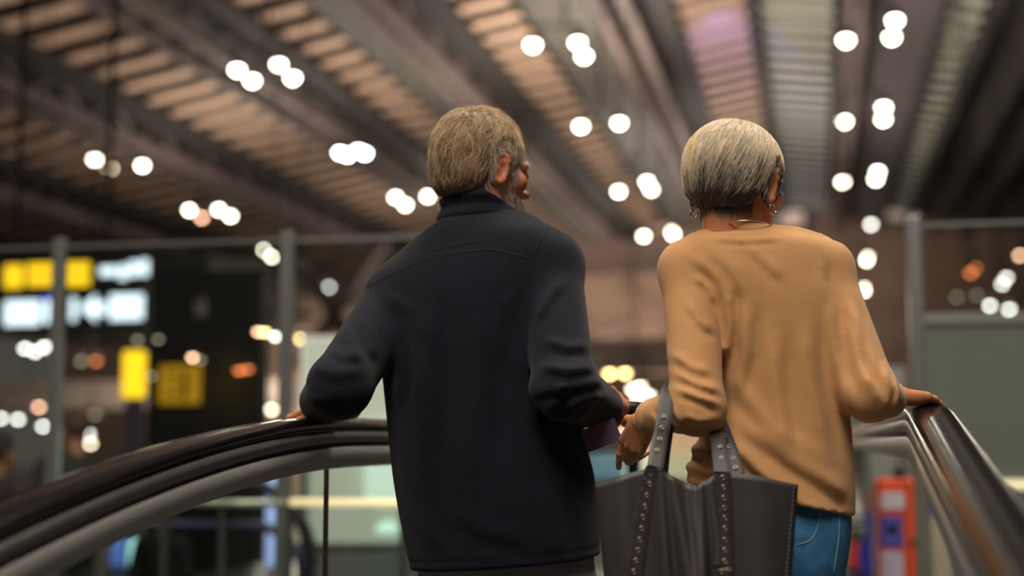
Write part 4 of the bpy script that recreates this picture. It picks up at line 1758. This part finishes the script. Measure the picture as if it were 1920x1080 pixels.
def f_sweater(p):
    d = w_trunk(p)
    for S, E, W, r0, r1, r2 in ((wSL, wEL, wWL, .049, .046, .032), (wSR, wER, wWR, .049, .047, .033)):
        a = smin(s_cone(p, S, E, r0, r1), s_cone(p, E, W, r1, r2), .02)
        d = smin(d, a, .018)
    d = smin(d, s_cone(p, P(1345, 470, 2.6), P(1290, 502, 2.59), .042, .049), .035)
    d = smin(d, s_cone(p, P(1480, 464, 2.6), P(1545, 500, 2.6), .042, .049), .035)
    # turned-back sweater cuffs
    for W, E in ((wWL, wEL), (wWR, wER)):
        ax = (np.array(W) - np.array(E))
        ax /= np.linalg.norm(ax)
        t = (p - np.array(W, np.float32)) @ ax.astype(np.float32)
        near = length(p - np.array(W, np.float32)) < .07
        d = np.where(near, np.maximum(d - .002 * np.exp(-((t + .005) / .006) ** 2) + .003 * np.exp(-((t + .022) / .006) ** 2), t - .014), d)
    for pts, amp, w in w_folds + w_arm:
        d = d - fold(p, pts, amp * 1.25, w * .9, 2.62)
        low = [q - Vector((0, 0, w * 1.7)) if abs(pts[0].x - pts[-1].x) > abs(pts[0].z - pts[-1].z) * .6 else q + Vector((w * 1.7, 0, 0)) for q in pts]
        d = d + fold(p, low, amp * .8, w * .7, 2.62)
    sl = (hemW[1].z - hemW[0].z) / (hemW[1].x - hemW[0].x)
    hz = hemW[0].z + (p[:, 0] - hemW[0].x) * sl
    d = smax(d, hz - p[:, 2], .005)
    # neckline with a rolled rib
    nz = wzf(420) - (p[:, 1] - 2.55) * .30
    t = p[:, 2] - nz
    d = d - .0035 * np.exp(-((t + .006) / .005) ** 2) + .002 * np.exp(-((t + .020) / .004) ** 2)
    return smax(d, t, .004)


V_s, F_s = surfnet(f_sweater, (.2, 2.3, .72), (.78, 2.85, 1.48), .0048)

wR = frame(math.radians(38), math.radians(-2), math.radians(3))
wHc = np.array(P(1379, 350, 2.61))
fhw0 = head_sdf(False)
WS = .95
fhw = fhw0
Vhw, Fhw = surfnet(fhw, (-.11, -.15, -.20), (.11, .15, .15), .0026)
V_headw = place(Vhw * WS, wR, wHc)
RLw = axes_from((-.30, .60, -.74), (-.62, -.60, -.30))
hLw = hand_mesh(hand_sdf(1, ((.02, .15, .15), (.25, .5, .4), (.4, .6, .5), (.5, .7, .5)), .12, thumb=((.024, .022, -.006), (.050, .046, -.020), (.060, .074, -.034)), sc=.75), P(1208, 787, 2.625), RLw, .0018)
RRw = axes_from((.74, .66, -.02), (.08, .05, 1))
hRw = hand_mesh(hand_sdf(-1, ((.03, .16, .2), (.03, .18, .2), (.06, .2, .2), (.1, .25, .25)), .06, sc=.90), P(1674, 746, 2.60) + Vector((0, 0, .004)), RRw, .0018)


def f_body_w(p):
    d = s_ell(p, (.475, 2.6, 1.12), (.085, .07, .24))
    d = smin(d, s_cone(p, (.45, 2.6, 1.25), (wHc[0], 2.6, wHc[2] - .1), .045, .045), .04)
    for S, E, W in ((wSL, wEL, wWL), (wSR, wER, wWR)):
        d = smin(d, s_cone(p, S, E, .034, .030), .03)
        d = smin(d, s_cone(p, E, W, .030, .022), .02)
    return d


bodyW = surfnet(f_body_w, (.15, 2.3, .8), (.8, 2.8, 1.5), .012)
woman = figure('person', 'short-haired blonde woman in a camel sweater and jeans holding the right rail', [(V_headw, Fhw), hLw, hRw, bodyW], M['skin_woman'], (.45, 2.6, 0))
sw = wear('sweater', V_s, F_s, M['sweater'], woman)
eyes_for(woman, wR * WS, wHc)
treeS = bvh(V_s, F_s)

w_hip = Loft([wlev(880, 1320, 1576, .10), wlev(940, 1304, 1590, .112), wlev(1000, 1302, 1592, .118), wlev(1080, 1306, 1580, .118), wlev(1180, 1320, 1566, .10)], math.radians(4), 2.3)


def f_jeans(p):
    d = w_hip(p)
    for x, y in ((.375, 2.61), (.535, 2.60)):
        d = smin(d, s_cone(p, (x, y, .70), (x, y + .01, .42), .080, .055), .02)
        d = smin(d, s_cone(p, (x, y + .01, .42), (x + .005, y - .01, .08), .055, .045), .02)
    d = d - fold(p, [P(1510, 1000, 2.5), P(1540, 1050, 2.5), P(1570, 1070, 2.5)], .004, .010) - fold(p, [P(1490, 1030, 2.5), P(1530, 1085, 2.5)], .004, .010)
    return smax(d, .05 - p[:, 2], .005)


V_n, F_n = surfnet(f_jeans, (.22, 2.42, .02), (.7, 2.8, .97), .008)
jn = wear('jeans', V_n, F_n, M['denim'], woman)
treeN = bvh(V_n, F_n)
for pts in (((1574, 962), (1572, 1010), (1562, 1078)), ((1536, 958), (1534, 985), (1520, 1012), (1494, 1022))):
    stitched(treeN, pts, 16, .0012, M['denim_stitch'], jn, 'stitching', .0006)
for x, y in ((.375, 2.60), (.535, 2.59)):
    V_, F_ = surfnet(shoe_sdf(x, y, .2, .24), (x - .12, y - .16, -.01), (x + .18, y + .25, .16), .008)
    wear('shoe', V_, F_, M['shoe'], woman)


def region_w(p):
    y = p[:, 1]
    g = np.interp(y, [-.14, -.10, -.06, -.035, -.022, -.012, .010, .022, .040, .060, .085, .12], [-.056, -.056, -.053, -.046, -.030, .024, .032, .012, -.006, .0, .022, .05])
    return (g - p[:, 2]).astype(np.float32)


def f_hw_flow(p):
    d = s_ell(p, (0, -.014, .036), (.092, .113, .092))
    d = smin(d, s_ell(p, (0, -.046, -.014), (.068, .060, .064)), .035)
    return np.minimum(d + .012 * np.clip(1 + region_w(p) / .028, 0, 1), fhw(p) - .0025)


def f_hair_w(p):
    n = .0016 * np.sin(p[:, 0] * 260 + p[:, 2] * 60) * np.sin(p[:, 1] * 210 - p[:, 2] * 50)
    return np.maximum(f_hw_flow(p) - n, region_w(p) * .75)


Vhw2, Fhw2 = surfnet(f_hair_w, (-.12, -.15, -.13), (.12, .13, .16), .0032)


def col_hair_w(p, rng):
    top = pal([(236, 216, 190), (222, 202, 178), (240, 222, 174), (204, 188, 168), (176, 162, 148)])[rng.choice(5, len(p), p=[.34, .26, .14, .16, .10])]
    low = pal([(96, 90, 92), (74, 68, 72), (120, 112, 110), (140, 134, 130), (58, 52, 56)])[rng.choice(5, len(p), p=[.3, .25, .2, .1, .15])]  # nape hair is darker, with some shade put into its colour
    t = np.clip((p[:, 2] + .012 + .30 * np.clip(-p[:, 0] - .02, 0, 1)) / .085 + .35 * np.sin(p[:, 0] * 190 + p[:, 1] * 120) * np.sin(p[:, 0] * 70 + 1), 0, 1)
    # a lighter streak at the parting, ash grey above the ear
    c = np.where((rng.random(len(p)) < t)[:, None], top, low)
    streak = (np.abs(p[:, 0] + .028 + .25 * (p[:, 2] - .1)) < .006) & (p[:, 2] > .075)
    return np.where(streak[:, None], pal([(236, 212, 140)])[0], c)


def comb_w(p):
    front = np.clip((p[:, 1] + .03) / .08, 0, 1)[:, None]
    g = np.array((-.42, -.45, -1.0), np.float32)
    back = np.array((-.10, -1.1, -.55), np.float32)
    q = p - np.array((-.025, -.01, .14), np.float32)
    q = q / np.maximum(length(q)[:, None], 1e-5)
    low = np.clip((-.03 - p[:, 2]) / .03, 0, 1)[:, None]
    sx = np.sign(p[:, 0])[:, None]
    return (q * .55 + g * (1 - front) * .9 + back * front + low * np.concatenate([sx * .5, sx * 0 + .3, sx * 0], 1)).astype(np.float32)


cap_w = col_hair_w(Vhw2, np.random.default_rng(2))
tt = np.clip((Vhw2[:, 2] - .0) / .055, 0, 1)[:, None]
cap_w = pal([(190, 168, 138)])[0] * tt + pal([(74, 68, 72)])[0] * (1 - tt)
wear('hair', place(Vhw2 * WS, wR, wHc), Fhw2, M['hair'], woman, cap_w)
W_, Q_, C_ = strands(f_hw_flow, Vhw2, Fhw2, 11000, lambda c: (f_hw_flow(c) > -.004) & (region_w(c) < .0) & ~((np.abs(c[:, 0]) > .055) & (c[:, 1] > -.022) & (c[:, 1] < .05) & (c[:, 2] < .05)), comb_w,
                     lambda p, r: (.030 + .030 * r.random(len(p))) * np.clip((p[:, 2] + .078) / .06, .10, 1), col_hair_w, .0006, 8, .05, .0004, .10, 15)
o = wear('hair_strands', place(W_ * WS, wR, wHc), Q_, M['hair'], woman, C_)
tag(o, kind='stuff')

# earrings, necklace, ring, bracelet
for s, px in ((1, None), (-1, None)):
    q = wR @ (np.array((s * .087, -.006, -.050)) * WS) + wHc - np.array(woman.location)
    rx = wR @ np.array((.35, 1, 0))
    ring = [Vector(q) + Vector(rx) * .0080 * math.cos(a) + Vector((0, 0, 1)) * .0090 * math.sin(a) for a in np.linspace(0, 2 * PI, 20, endpoint=False)]
    m = MB()
    m.tube(ring, .0022, 7, closed=True)
    o = m.build('earring', M['silver'], woman, True)
    o['label'] = 'silver hoop earring'
ctr = P(1392, 424, 2.6)
pts = [Vector((ctr.x + .0575 * math.cos(a), 2.588 + .054 * math.sin(a), wzf(419) - .006 - .05 * (math.sin(a) + .9) * .30)) - woman.location for a in np.linspace(0, 2 * PI, 48, endpoint=False)]
m = MB()
m.tube(pts, .0011, 6, closed=True)
m.build('necklace', M['silver'], woman, True)
kn = np.array(P(1674, 746, 2.60)) + RRw @ (np.array((-.010, .110, -.002)) * .90) - np.array(woman.location) + np.array((0, 0, .004))
m = MB()
ax = Vector(RRw[:, 1])
e1, e2 = Vector(RRw[:, 0]), Vector(RRw[:, 2])
m.tube([Vector(kn) + e1 * .0098 * math.cos(a) + e2 * .0098 * math.sin(a) for a in np.linspace(0, 2 * PI, 16, endpoint=False)], .0016, 6, closed=True)
m.lathe(Vector(kn) + e2 * .0105, [(.003, 0), (.0042, .002), (.001, .005)], 8)
m.build('ring', M['silver'], woman, True)

# ------------------------------------------------------------------ tote bag on the woman's left forearm
M['bag'] = mat('bag_leather', (52, 47, 47), .5, var=.12, scale=12, bump=.10, bscale=260, spec=.5)
M['bag_strap'] = mat('bag_strap_leather', (42, 36, 38), .5, var=.12, scale=30, bump=.2, bscale=200)
M['bag_in'] = mat('bag_lining', (30, 28, 28), .9)
M['eyelet'] = mat('eyelet_metal', (165, 152, 130), .38, 1.0, var=.05)
YG = 2.38
topc = catmull([(1116, 908, 0), (1150, 896, 0), (1190, 884, 0), (1226, 876, 0), (1254, 890, 0), (1284, 906, 0), (1302, 909, 0), (1322, 898, 0), (1352, 887, 0), (1400, 889, 0), (1450, 899, 0), (1497, 909, 0)], 56)
NU, NR = 56, 34
bagc = P(1306, 900, YG)
z_bot = .60


def bag_point(u, v, sidey):
    """u 0..1 across, v 0 (rim) .. 1 (bottom), sidey -1 front / +1 back"""
    i = u * (NU - 1)
    k = min(int(i), NU - 2)
    t = i - k
    x, y = topc[k][0] * (1 - t) + topc[k + 1][0] * t, topc[k][1] * (1 - t) + topc[k + 1][1] * t
    w = P(x, y, YG)
    if sidey > 0:
        w.z -= .012 * math.sin(PI * u)
    xb = P(1143 + (1474 - 1143) * u, 1080, YG).x
    # straight sides drawn in a little towards the bottom
    X = w.x * (1 - v) + (xb + (xb - w.x) * .35) * v
    Z = w.z * (1 - v) + z_bot * v
    dep = (.014 + .036 * min(1, v * 1.3)) * (math.sin(PI * min(max(u, .0), 1)) ** .45)
    fo = 0
    if sidey < 0:
        # soft pleats falling from the two straps towards the middle
        for u0, du, a, wd in ((.30, .03, .010, .035), (.38, .12, .012, .045), (.49, .02, .008, .04), (.58, -.10, .012, .045), (.66, -.02, .009, .035), (.12, -.02, .007, .06), (.86, .05, .006, .07)):
            uc = u0 + du * v
            fo += 1.7 * a * math.exp(-((u - uc) / wd) ** 2) * (.35 + .65 * math.exp(-((v - .45) / .4) ** 2))
    return Vector((X, YG + sidey * dep - fo + .012 * (1 if sidey > 0 else 0), Z))


Vb, ring_n = [], 2 * NU
for r in range(NR + 1):
    v = r / NR
    for i in range(NU):
        Vb.append(bag_point(i / (NU - 1), v, -1))
    for i in range(NU - 1, -1, -1):
        Vb.append(bag_point(i / (NU - 1), v, 1))
Fb = []
for r in range(NR):
    for i in range(ring_n):
        j = (i + 1) % ring_n
        Fb.append((r * ring_n + i, (r + 1) * ring_n + i, (r + 1) * ring_n + j, r * ring_n + j))
for i in range(NU - 1):      # bottom
    a = NR * ring_n
    Fb.append((a + i, a + ring_n - 1 - i, a + ring_n - 2 - i, a + i + 1))
bag = tag(link('tote_bag', mesh_data('tote_bag', Vb, Fb, M['bag'], True)), 'large dark grey leather tote bag with eyelet-studded straps hanging from the woman\'s forearm', 'bag')
sol = bag.modifiers.new('thickness', 'SOLIDIFY')
sol.thickness = .003
sol.offset = -1
treeB = bvh(Vb, np.array([f if len(f) == 4 else f for f in Fb]))


def band(pts, nrm, width, thick, name, material, parent, side=None):
    n = len(pts)
    fr = []
    for i in range(n):
        t = (pts[min(i + 1, n - 1)] - pts[max(i - 1, 0)]).normalized()
        nn = (nrm[i] - t * nrm[i].dot(t)).normalized()
        fr.append((t.cross(nn).normalized(), nn))
    pr = [(-width / 2, 0), (-width / 2, thick), (-width * .3, thick * 1.25), (width * .3, thick * 1.25), (width / 2, thick), (width / 2, 0)]
    return link(name, sweep_data(name, pts, fr, pr, material, smooth=False), parent), fr


me_eye = MB()
me_eye.lathe((0, 0, 0), [(.0024, .0002), (.0026, .0012), (.0036, .0019), (.0048, .0014), (.0052, .0002)], 14)
eye_mesh = mesh_data('eyelet', me_eye.V, [f for f in me_eye.F if len(f) == 4], M['eyelet'], True)
hole = MB()
hole.lathe((0, 0, 0), [(.0025, .0003), (.0024, .0006)], 10)
hole_mesh = mesh_data('eyelet_hole', hole.V, hole.F, M['alu_dark'])


def eyelet(pos, n, parent):
    q = n.to_track_quat('Z', 'Y').to_euler()
    o = link('eyelet', eye_mesh, parent)
    o.location = pos
    o.rotation_euler = q
    h_ = link('eyelet_hole', hole_mesh, parent)
    h_.location = pos
    h_.rotation_euler = q
    o.scale = h_.scale = (.86, .86, .86)


front_strips = [[(1228, 878), (1219, 910), (1208, 945), (1201, 985), (1194, 1030), (1187, 1076), (1182, 1110)], [(1353, 888), (1355, 920), (1356, 960), (1356, 1000), (1355, 1040), (1354, 1078), (1353, 1110)]]
strip_eyes = [[(1222, 888), (1219, 908), (1213, 929), (1209, 950), (1205, 970), (1202, 991), (1198, 1012), (1195, 1032), (1191, 1051), (1187, 1072)],
              [(1354, 896), (1355, 914), (1355, 934), (1356, 953), (1356, 972), (1356, 991), (1355, 1013), (1355, 1032), (1355, 1053), (1354, 1072)]]
ends = []
for pts, eyes in zip(front_strips, strip_eyes):
    C = catmull([(x, y, 0) for x, y in pts], 30)
    W, N = [], []
    for x, y, _ in C:
        q, n = on_surface(treeB, x, y, .0006)
        if q is not None:
            W.append(q)
            N.append(Vector((n.x * .3, -1, n.z * .3)).normalized())
    st, _ = band(W, N, .030, .0030, 'strap_facing', M['bag_strap'], bag)
    ends.append((W[0], W[1]))
    for x, y in eyes:
        q, n = on_surface(treeB, x, y, .0044)
        if q is not None:
            eyelet(q, Vector((n.x * .3, -1, n.z * .3)).normalized(), st)

# front handle: from the left strip up over the forearm, down behind the elbow to the right strip
A, Bq = ends[0][0], ends[1][0]
loop = [A, P(1236, 830, 2.405), P(1245, 785, 2.425), P(1252, 738, 2.475), P(1266, 716, 2.545), P(1300, 716, 2.60), P(1330, 745, 2.575), P(1340, 785, 2.50), P(1346, 830, 2.43), Bq]
C = catmull(loop, 60)
W = [Vector(c) for c in C]
N = []
for i, c in enumerate(W):
    t = i / 59
    N.append(Vector((0, -1, .1 + 1.6 * max(0, math.sin(PI * t) - .55) * 2)).normalized() if t < .5 else Vector((0, -1, .1 + 1.0 * max(0, math.sin(PI * t) - .8))).normalized())
hd, fr = band(W, N, .026, .0034, 'handle', M['bag_strap'], bag)
for (x, y) in ((1231, 848), (1236, 826), (1240, 804), (1244, 784), (1352, 862), (1349, 842), (1346, 822), (1342, 803)):
    best = min(range(60), key=lambda i: ((W[i] - P(x, y, W[i].y)).length))
    s_, n_ = fr[best]
    eyelet(P(x, y, W[best].y) + n_ * .0046, n_, hd)
# back handle
Bk = P(1384, 890, 2.46)
loop2 = [P(1238, 890, 2.455), P(1245, 830, 2.47), P(1262, 740, 2.52), P(1296, 712, 2.58), P(1326, 740, 2.585), P(1346, 786, 2.535), P(1366, 838, 2.49), Bk]
C = catmull(loop2, 44)
W = [Vector(c) for c in C]
hd, fr = band(W, [Vector((0, -1, .15)).normalized()] * 44, .026, .0034, 'handle', M['bag_strap'], bag)
for (x, y) in ((1379, 879), (1374, 860), (1367, 840), (1360, 820)):
    best = min(range(44), key=lambda i: ((W[i] - P(x, y, W[i].y)).length))
    s_, n_ = fr[best]
    eyelet(P(x, y, W[best].y) + n_ * .0046, n_, hd)
# stitched side seam
m = MB()
for y in np.linspace(915, 1078, 22):
    q, n = on_surface(treeB, 1488 - (y - 915) * .09, y, .0008)
    if q is not None:
        m.box(q, (.0016, .0016, .0042))
m.build('stitching', mat('bag_stitch', (110, 112, 110), .7), bag)

# ------------------------------------------------------------------ wheeled suitcase with a pull-up handle, in front of the man's right hand
gx_, gy_ = P(1166, 760, 2.96).x, 2.96
cs = thing('suitcase', 'black wheeled suitcase whose pull-up handle is in the man\'s right hand', 'suitcase', (gx_ + .004, gy_ + .03, 0), 1.15)
BLK = mat('suitcase_shell', (24, 24, 26), .5, bump=.2)
gz_ = P(1166, 764, 2.96).z
m = MB()
m.box((.16, -.10, .34), (.40, .24, .56), bev=.04)
m.build('case_body', BLK, cs)
for x in (0.006, .20):
    m = MB()
    m.box((x, -.02, (.60 + gz_) / 2), (.018, .013, gz_ - .60), bev=.003)
    m.build('handle_tube', mat('handle_tube', (30, 30, 34), .35, .5), cs)
m = MB()
m.box((.103, -.02, gz_), (.235, .028, .026), bev=.009)
m.build('handle_grip', BLK, cs)
for x in (-.06, .26):
    for y in (-.18, -.02):
        m = MB()
        m.lathe((x, y, .03), [(.01, -.012), (.03, -.010), (.03, .010), (.01, .012)], 14, axis='Y')
        m.build('wheel', M['rubber_edge'], cs, True)
        m = MB()
        m.box((x, y, .056), (.03, .035, .02))
        m.build('wheel_bracket', BLK, cs)

# travel booklet held under the man's right cuff
bk = thing('travel_booklet', 'dark purple travel booklet showing under the man\'s right cuff', 'booklet', P(1127, 816, 2.83))
Rb = Matrix.Rotation(math.radians(22), 3, 'Y') @ Matrix.Rotation(math.radians(-10), 3, 'Z')
Rb = Matrix.Rotation(math.radians(-20), 3, 'Y')
for nm, off, th, mm, sc_ in (('cover', -.004, .0016, mat('booklet_cover', (72, 58, 84), .5), 1.0), ('pages', 0, .006, mat('booklet_pages', (150, 140, 120), .8), .96), ('back_cover', .004, .0016, mat('booklet_cover_back', (60, 48, 70), .5), 1.0)):
    m = MB()
    m.box(Rb @ Vector((0, off, 0)), (.072 * sc_, th, .046 * sc_), Rb)
    m.build(nm, mm, bk)

# ------------------------------------------------------------------ two passengers far left, out of focus


def passenger(label, x, ytop, Y, h, jacket_rgb, hair_rgb, skin_rgb, yaw):
    top = P(x, ytop, Y)
    base = top.z - h
    loc = Vector((top.x, Y, base))
    s = h / 1.72
    c_, s_ = math.cos(yaw), math.sin(yaw)
    loc_np = np.array(loc)

    def T(v):
        v = np.array(v) * s
        return np.array((v[0] * c_ + v[1] * s_, -v[0] * s_ + v[1] * c_, v[2]))

    def head(p):
        d = s_ell(p, T((0, -.01, 1.62)), np.array((.078, .095, .10)) * s, np.array(Matrix.Rotation(-yaw, 3, 'Z')))
        d = smin(d, s_ell(p, T((0, .03, 1.55)), np.array((.06, .07, .085)) * s, np.array(Matrix.Rotation(-yaw, 3, 'Z'))), .03)
        d = smin(d, s_cone(p, T((0, .09, 1.585)), T((0, .112, 1.56)), .01 * s, .013 * s), .01)
        for k in (-1, 1):
            d = smin(d, s_ell(p, T((k * .08, -.01, 1.58)), np.array((.012, .02, .032)) * s), .008)
            d = smin(d, s_cone(p, T((k * .24, .12, 1.02)), T((k * .22, .20, 1.03)), .035 * s, .03 * s), .02)
            for q in (-.02, -.005, .01, .025):
                d = smin(d, s_cone(p, T((k * .22 + q, .21, 1.03)), T((k * .215 + q, .27, 1.0)), .010 * s, .008 * s), .004)
            d = smin(d, s_cone(p, T((k * .20, .20, 1.04)), T((k * .18, .24, 1.05)), .012 * s, .009 * s), .006)
        d = smin(d, s_cone(p, T((0, -.02, 1.52)), T((0, -.03, 1.38)), .055 * s, .06 * s), .02)
        d = smin(d, s_cone(p, T((0, -.03, 1.38)), T((0, -.02, 1.0)), .08 * s, .10 * s), .03)
        for k in (-1, 1):
            d = smin(d, s_cone(p, T((0, -.02, 1.3)), T((k * .19, -.02, 1.36)), .04 * s, .04 * s), .03)
            d = smin(d, s_cone(p, T((k * .19, -.02, 1.36)), T((k * .25, -.06, 1.10)), .035 * s, .032 * s), .02)
            d = smin(d, s_cone(p, T((k * .25, -.06, 1.10)), T((k * .24, .12, 1.02)), .032 * s, .028 * s), .02)
        return d

    def coat(p):
        d = s_ell(p, T((0, -.02, 1.14)), np.array((.19, .14, .34)) * s, np.array(Matrix.Rotation(-yaw, 3, 'Z')))
        d = smin(d, s_cone(p, T((-.17, -.02, 1.37)), T((.17, -.02, 1.37)), .07 * s, .07 * s), .06)
        for k in (-1, 1):
            d = smin(d, s_cone(p, T((k * .20, -.02, 1.37)), T((k * .26, -.06, 1.10)), .066 * s, .055 * s), .03)
            d = smin(d, s_cone(p, T((k * .26, -.06, 1.10)), T((k * .24, .10, 1.02)), .055 * s, .045 * s), .03)
        return smax(d, .84 * s - p[:, 2], .01)

    def legs(p):
        d = s_ell(p, T((0, -.01, .90)), np.array((.16, .12, .14)) * s)
        for k in (-1, 1):
            d = smin(d, s_cone(p, T((k * .08, -.01, .84)), T((k * .09, .0, .46)), .085 * s, .062 * s), .03)
            d = smin(d, s_cone(p, T((k * .09, .0, .46)), T((k * .095, -.02, .07)), .062 * s, .05 * s), .02)
            d = smin(d, s_cone(p, T((k * .095, -.04, .045)), T((k * .11, .13, .036)), .042 * s, .036 * s), .02)
        return smax(d, .002 - p[:, 2], .004)

    def hair(p):
        d = s_ell(p, T((0, -.02, 1.635)), np.array((.088, .104, .104)) * s, np.array(Matrix.Rotation(-yaw, 3, 'Z')))
        q = (p - np.array(T((0, .02, 1.60)), np.float32)) @ np.array((s_, c_, -.55), np.float32)
        return smax(d, q, .01)
    lo, hi = np.array((-.5, -.5, -.02)) * s, np.array((.5, .5, 1.80)) * s
    V, Fc = surfnet(head, lo, hi, .014)
    o = link('person', mesh_data('person', V, Fc, mat('passenger_skin', skin_rgb, .5), True))
    o.location = loc
    tag(o, label, 'person')
    for nm, f, rgb in (('jacket', coat, jacket_rgb), ('trousers', legs, (44, 44, 52)), ('hair', hair, hair_rgb)):
        V, Fc = surfnet(f, lo, hi, .014)
        link(nm, mesh_data(nm, V, Fc, mat('passenger_' + nm, rgb, .8), True), o)
    return o


passenger('brown-haired passenger in a dark green jacket behind the left post', 140, 768, 9.0, P(140, 768, 9.0).z + .55, (34, 38, 30), (74, 54, 40), (150, 104, 78), -.9)
passenger('passenger in maroon at the far left edge of the picture', 2, 812, 8.0, P(2, 812, 8.0).z + .55, (52, 34, 36), (40, 30, 28), (140, 96, 74), .5)
# dark suited figure low behind the balustrade
passenger('dark suited passenger low behind the left balustrade glass', 308, 946, 8.8, P(308, 946, 8.8).z + .55, (24, 24, 28), (30, 26, 24), (120, 86, 70), .2)
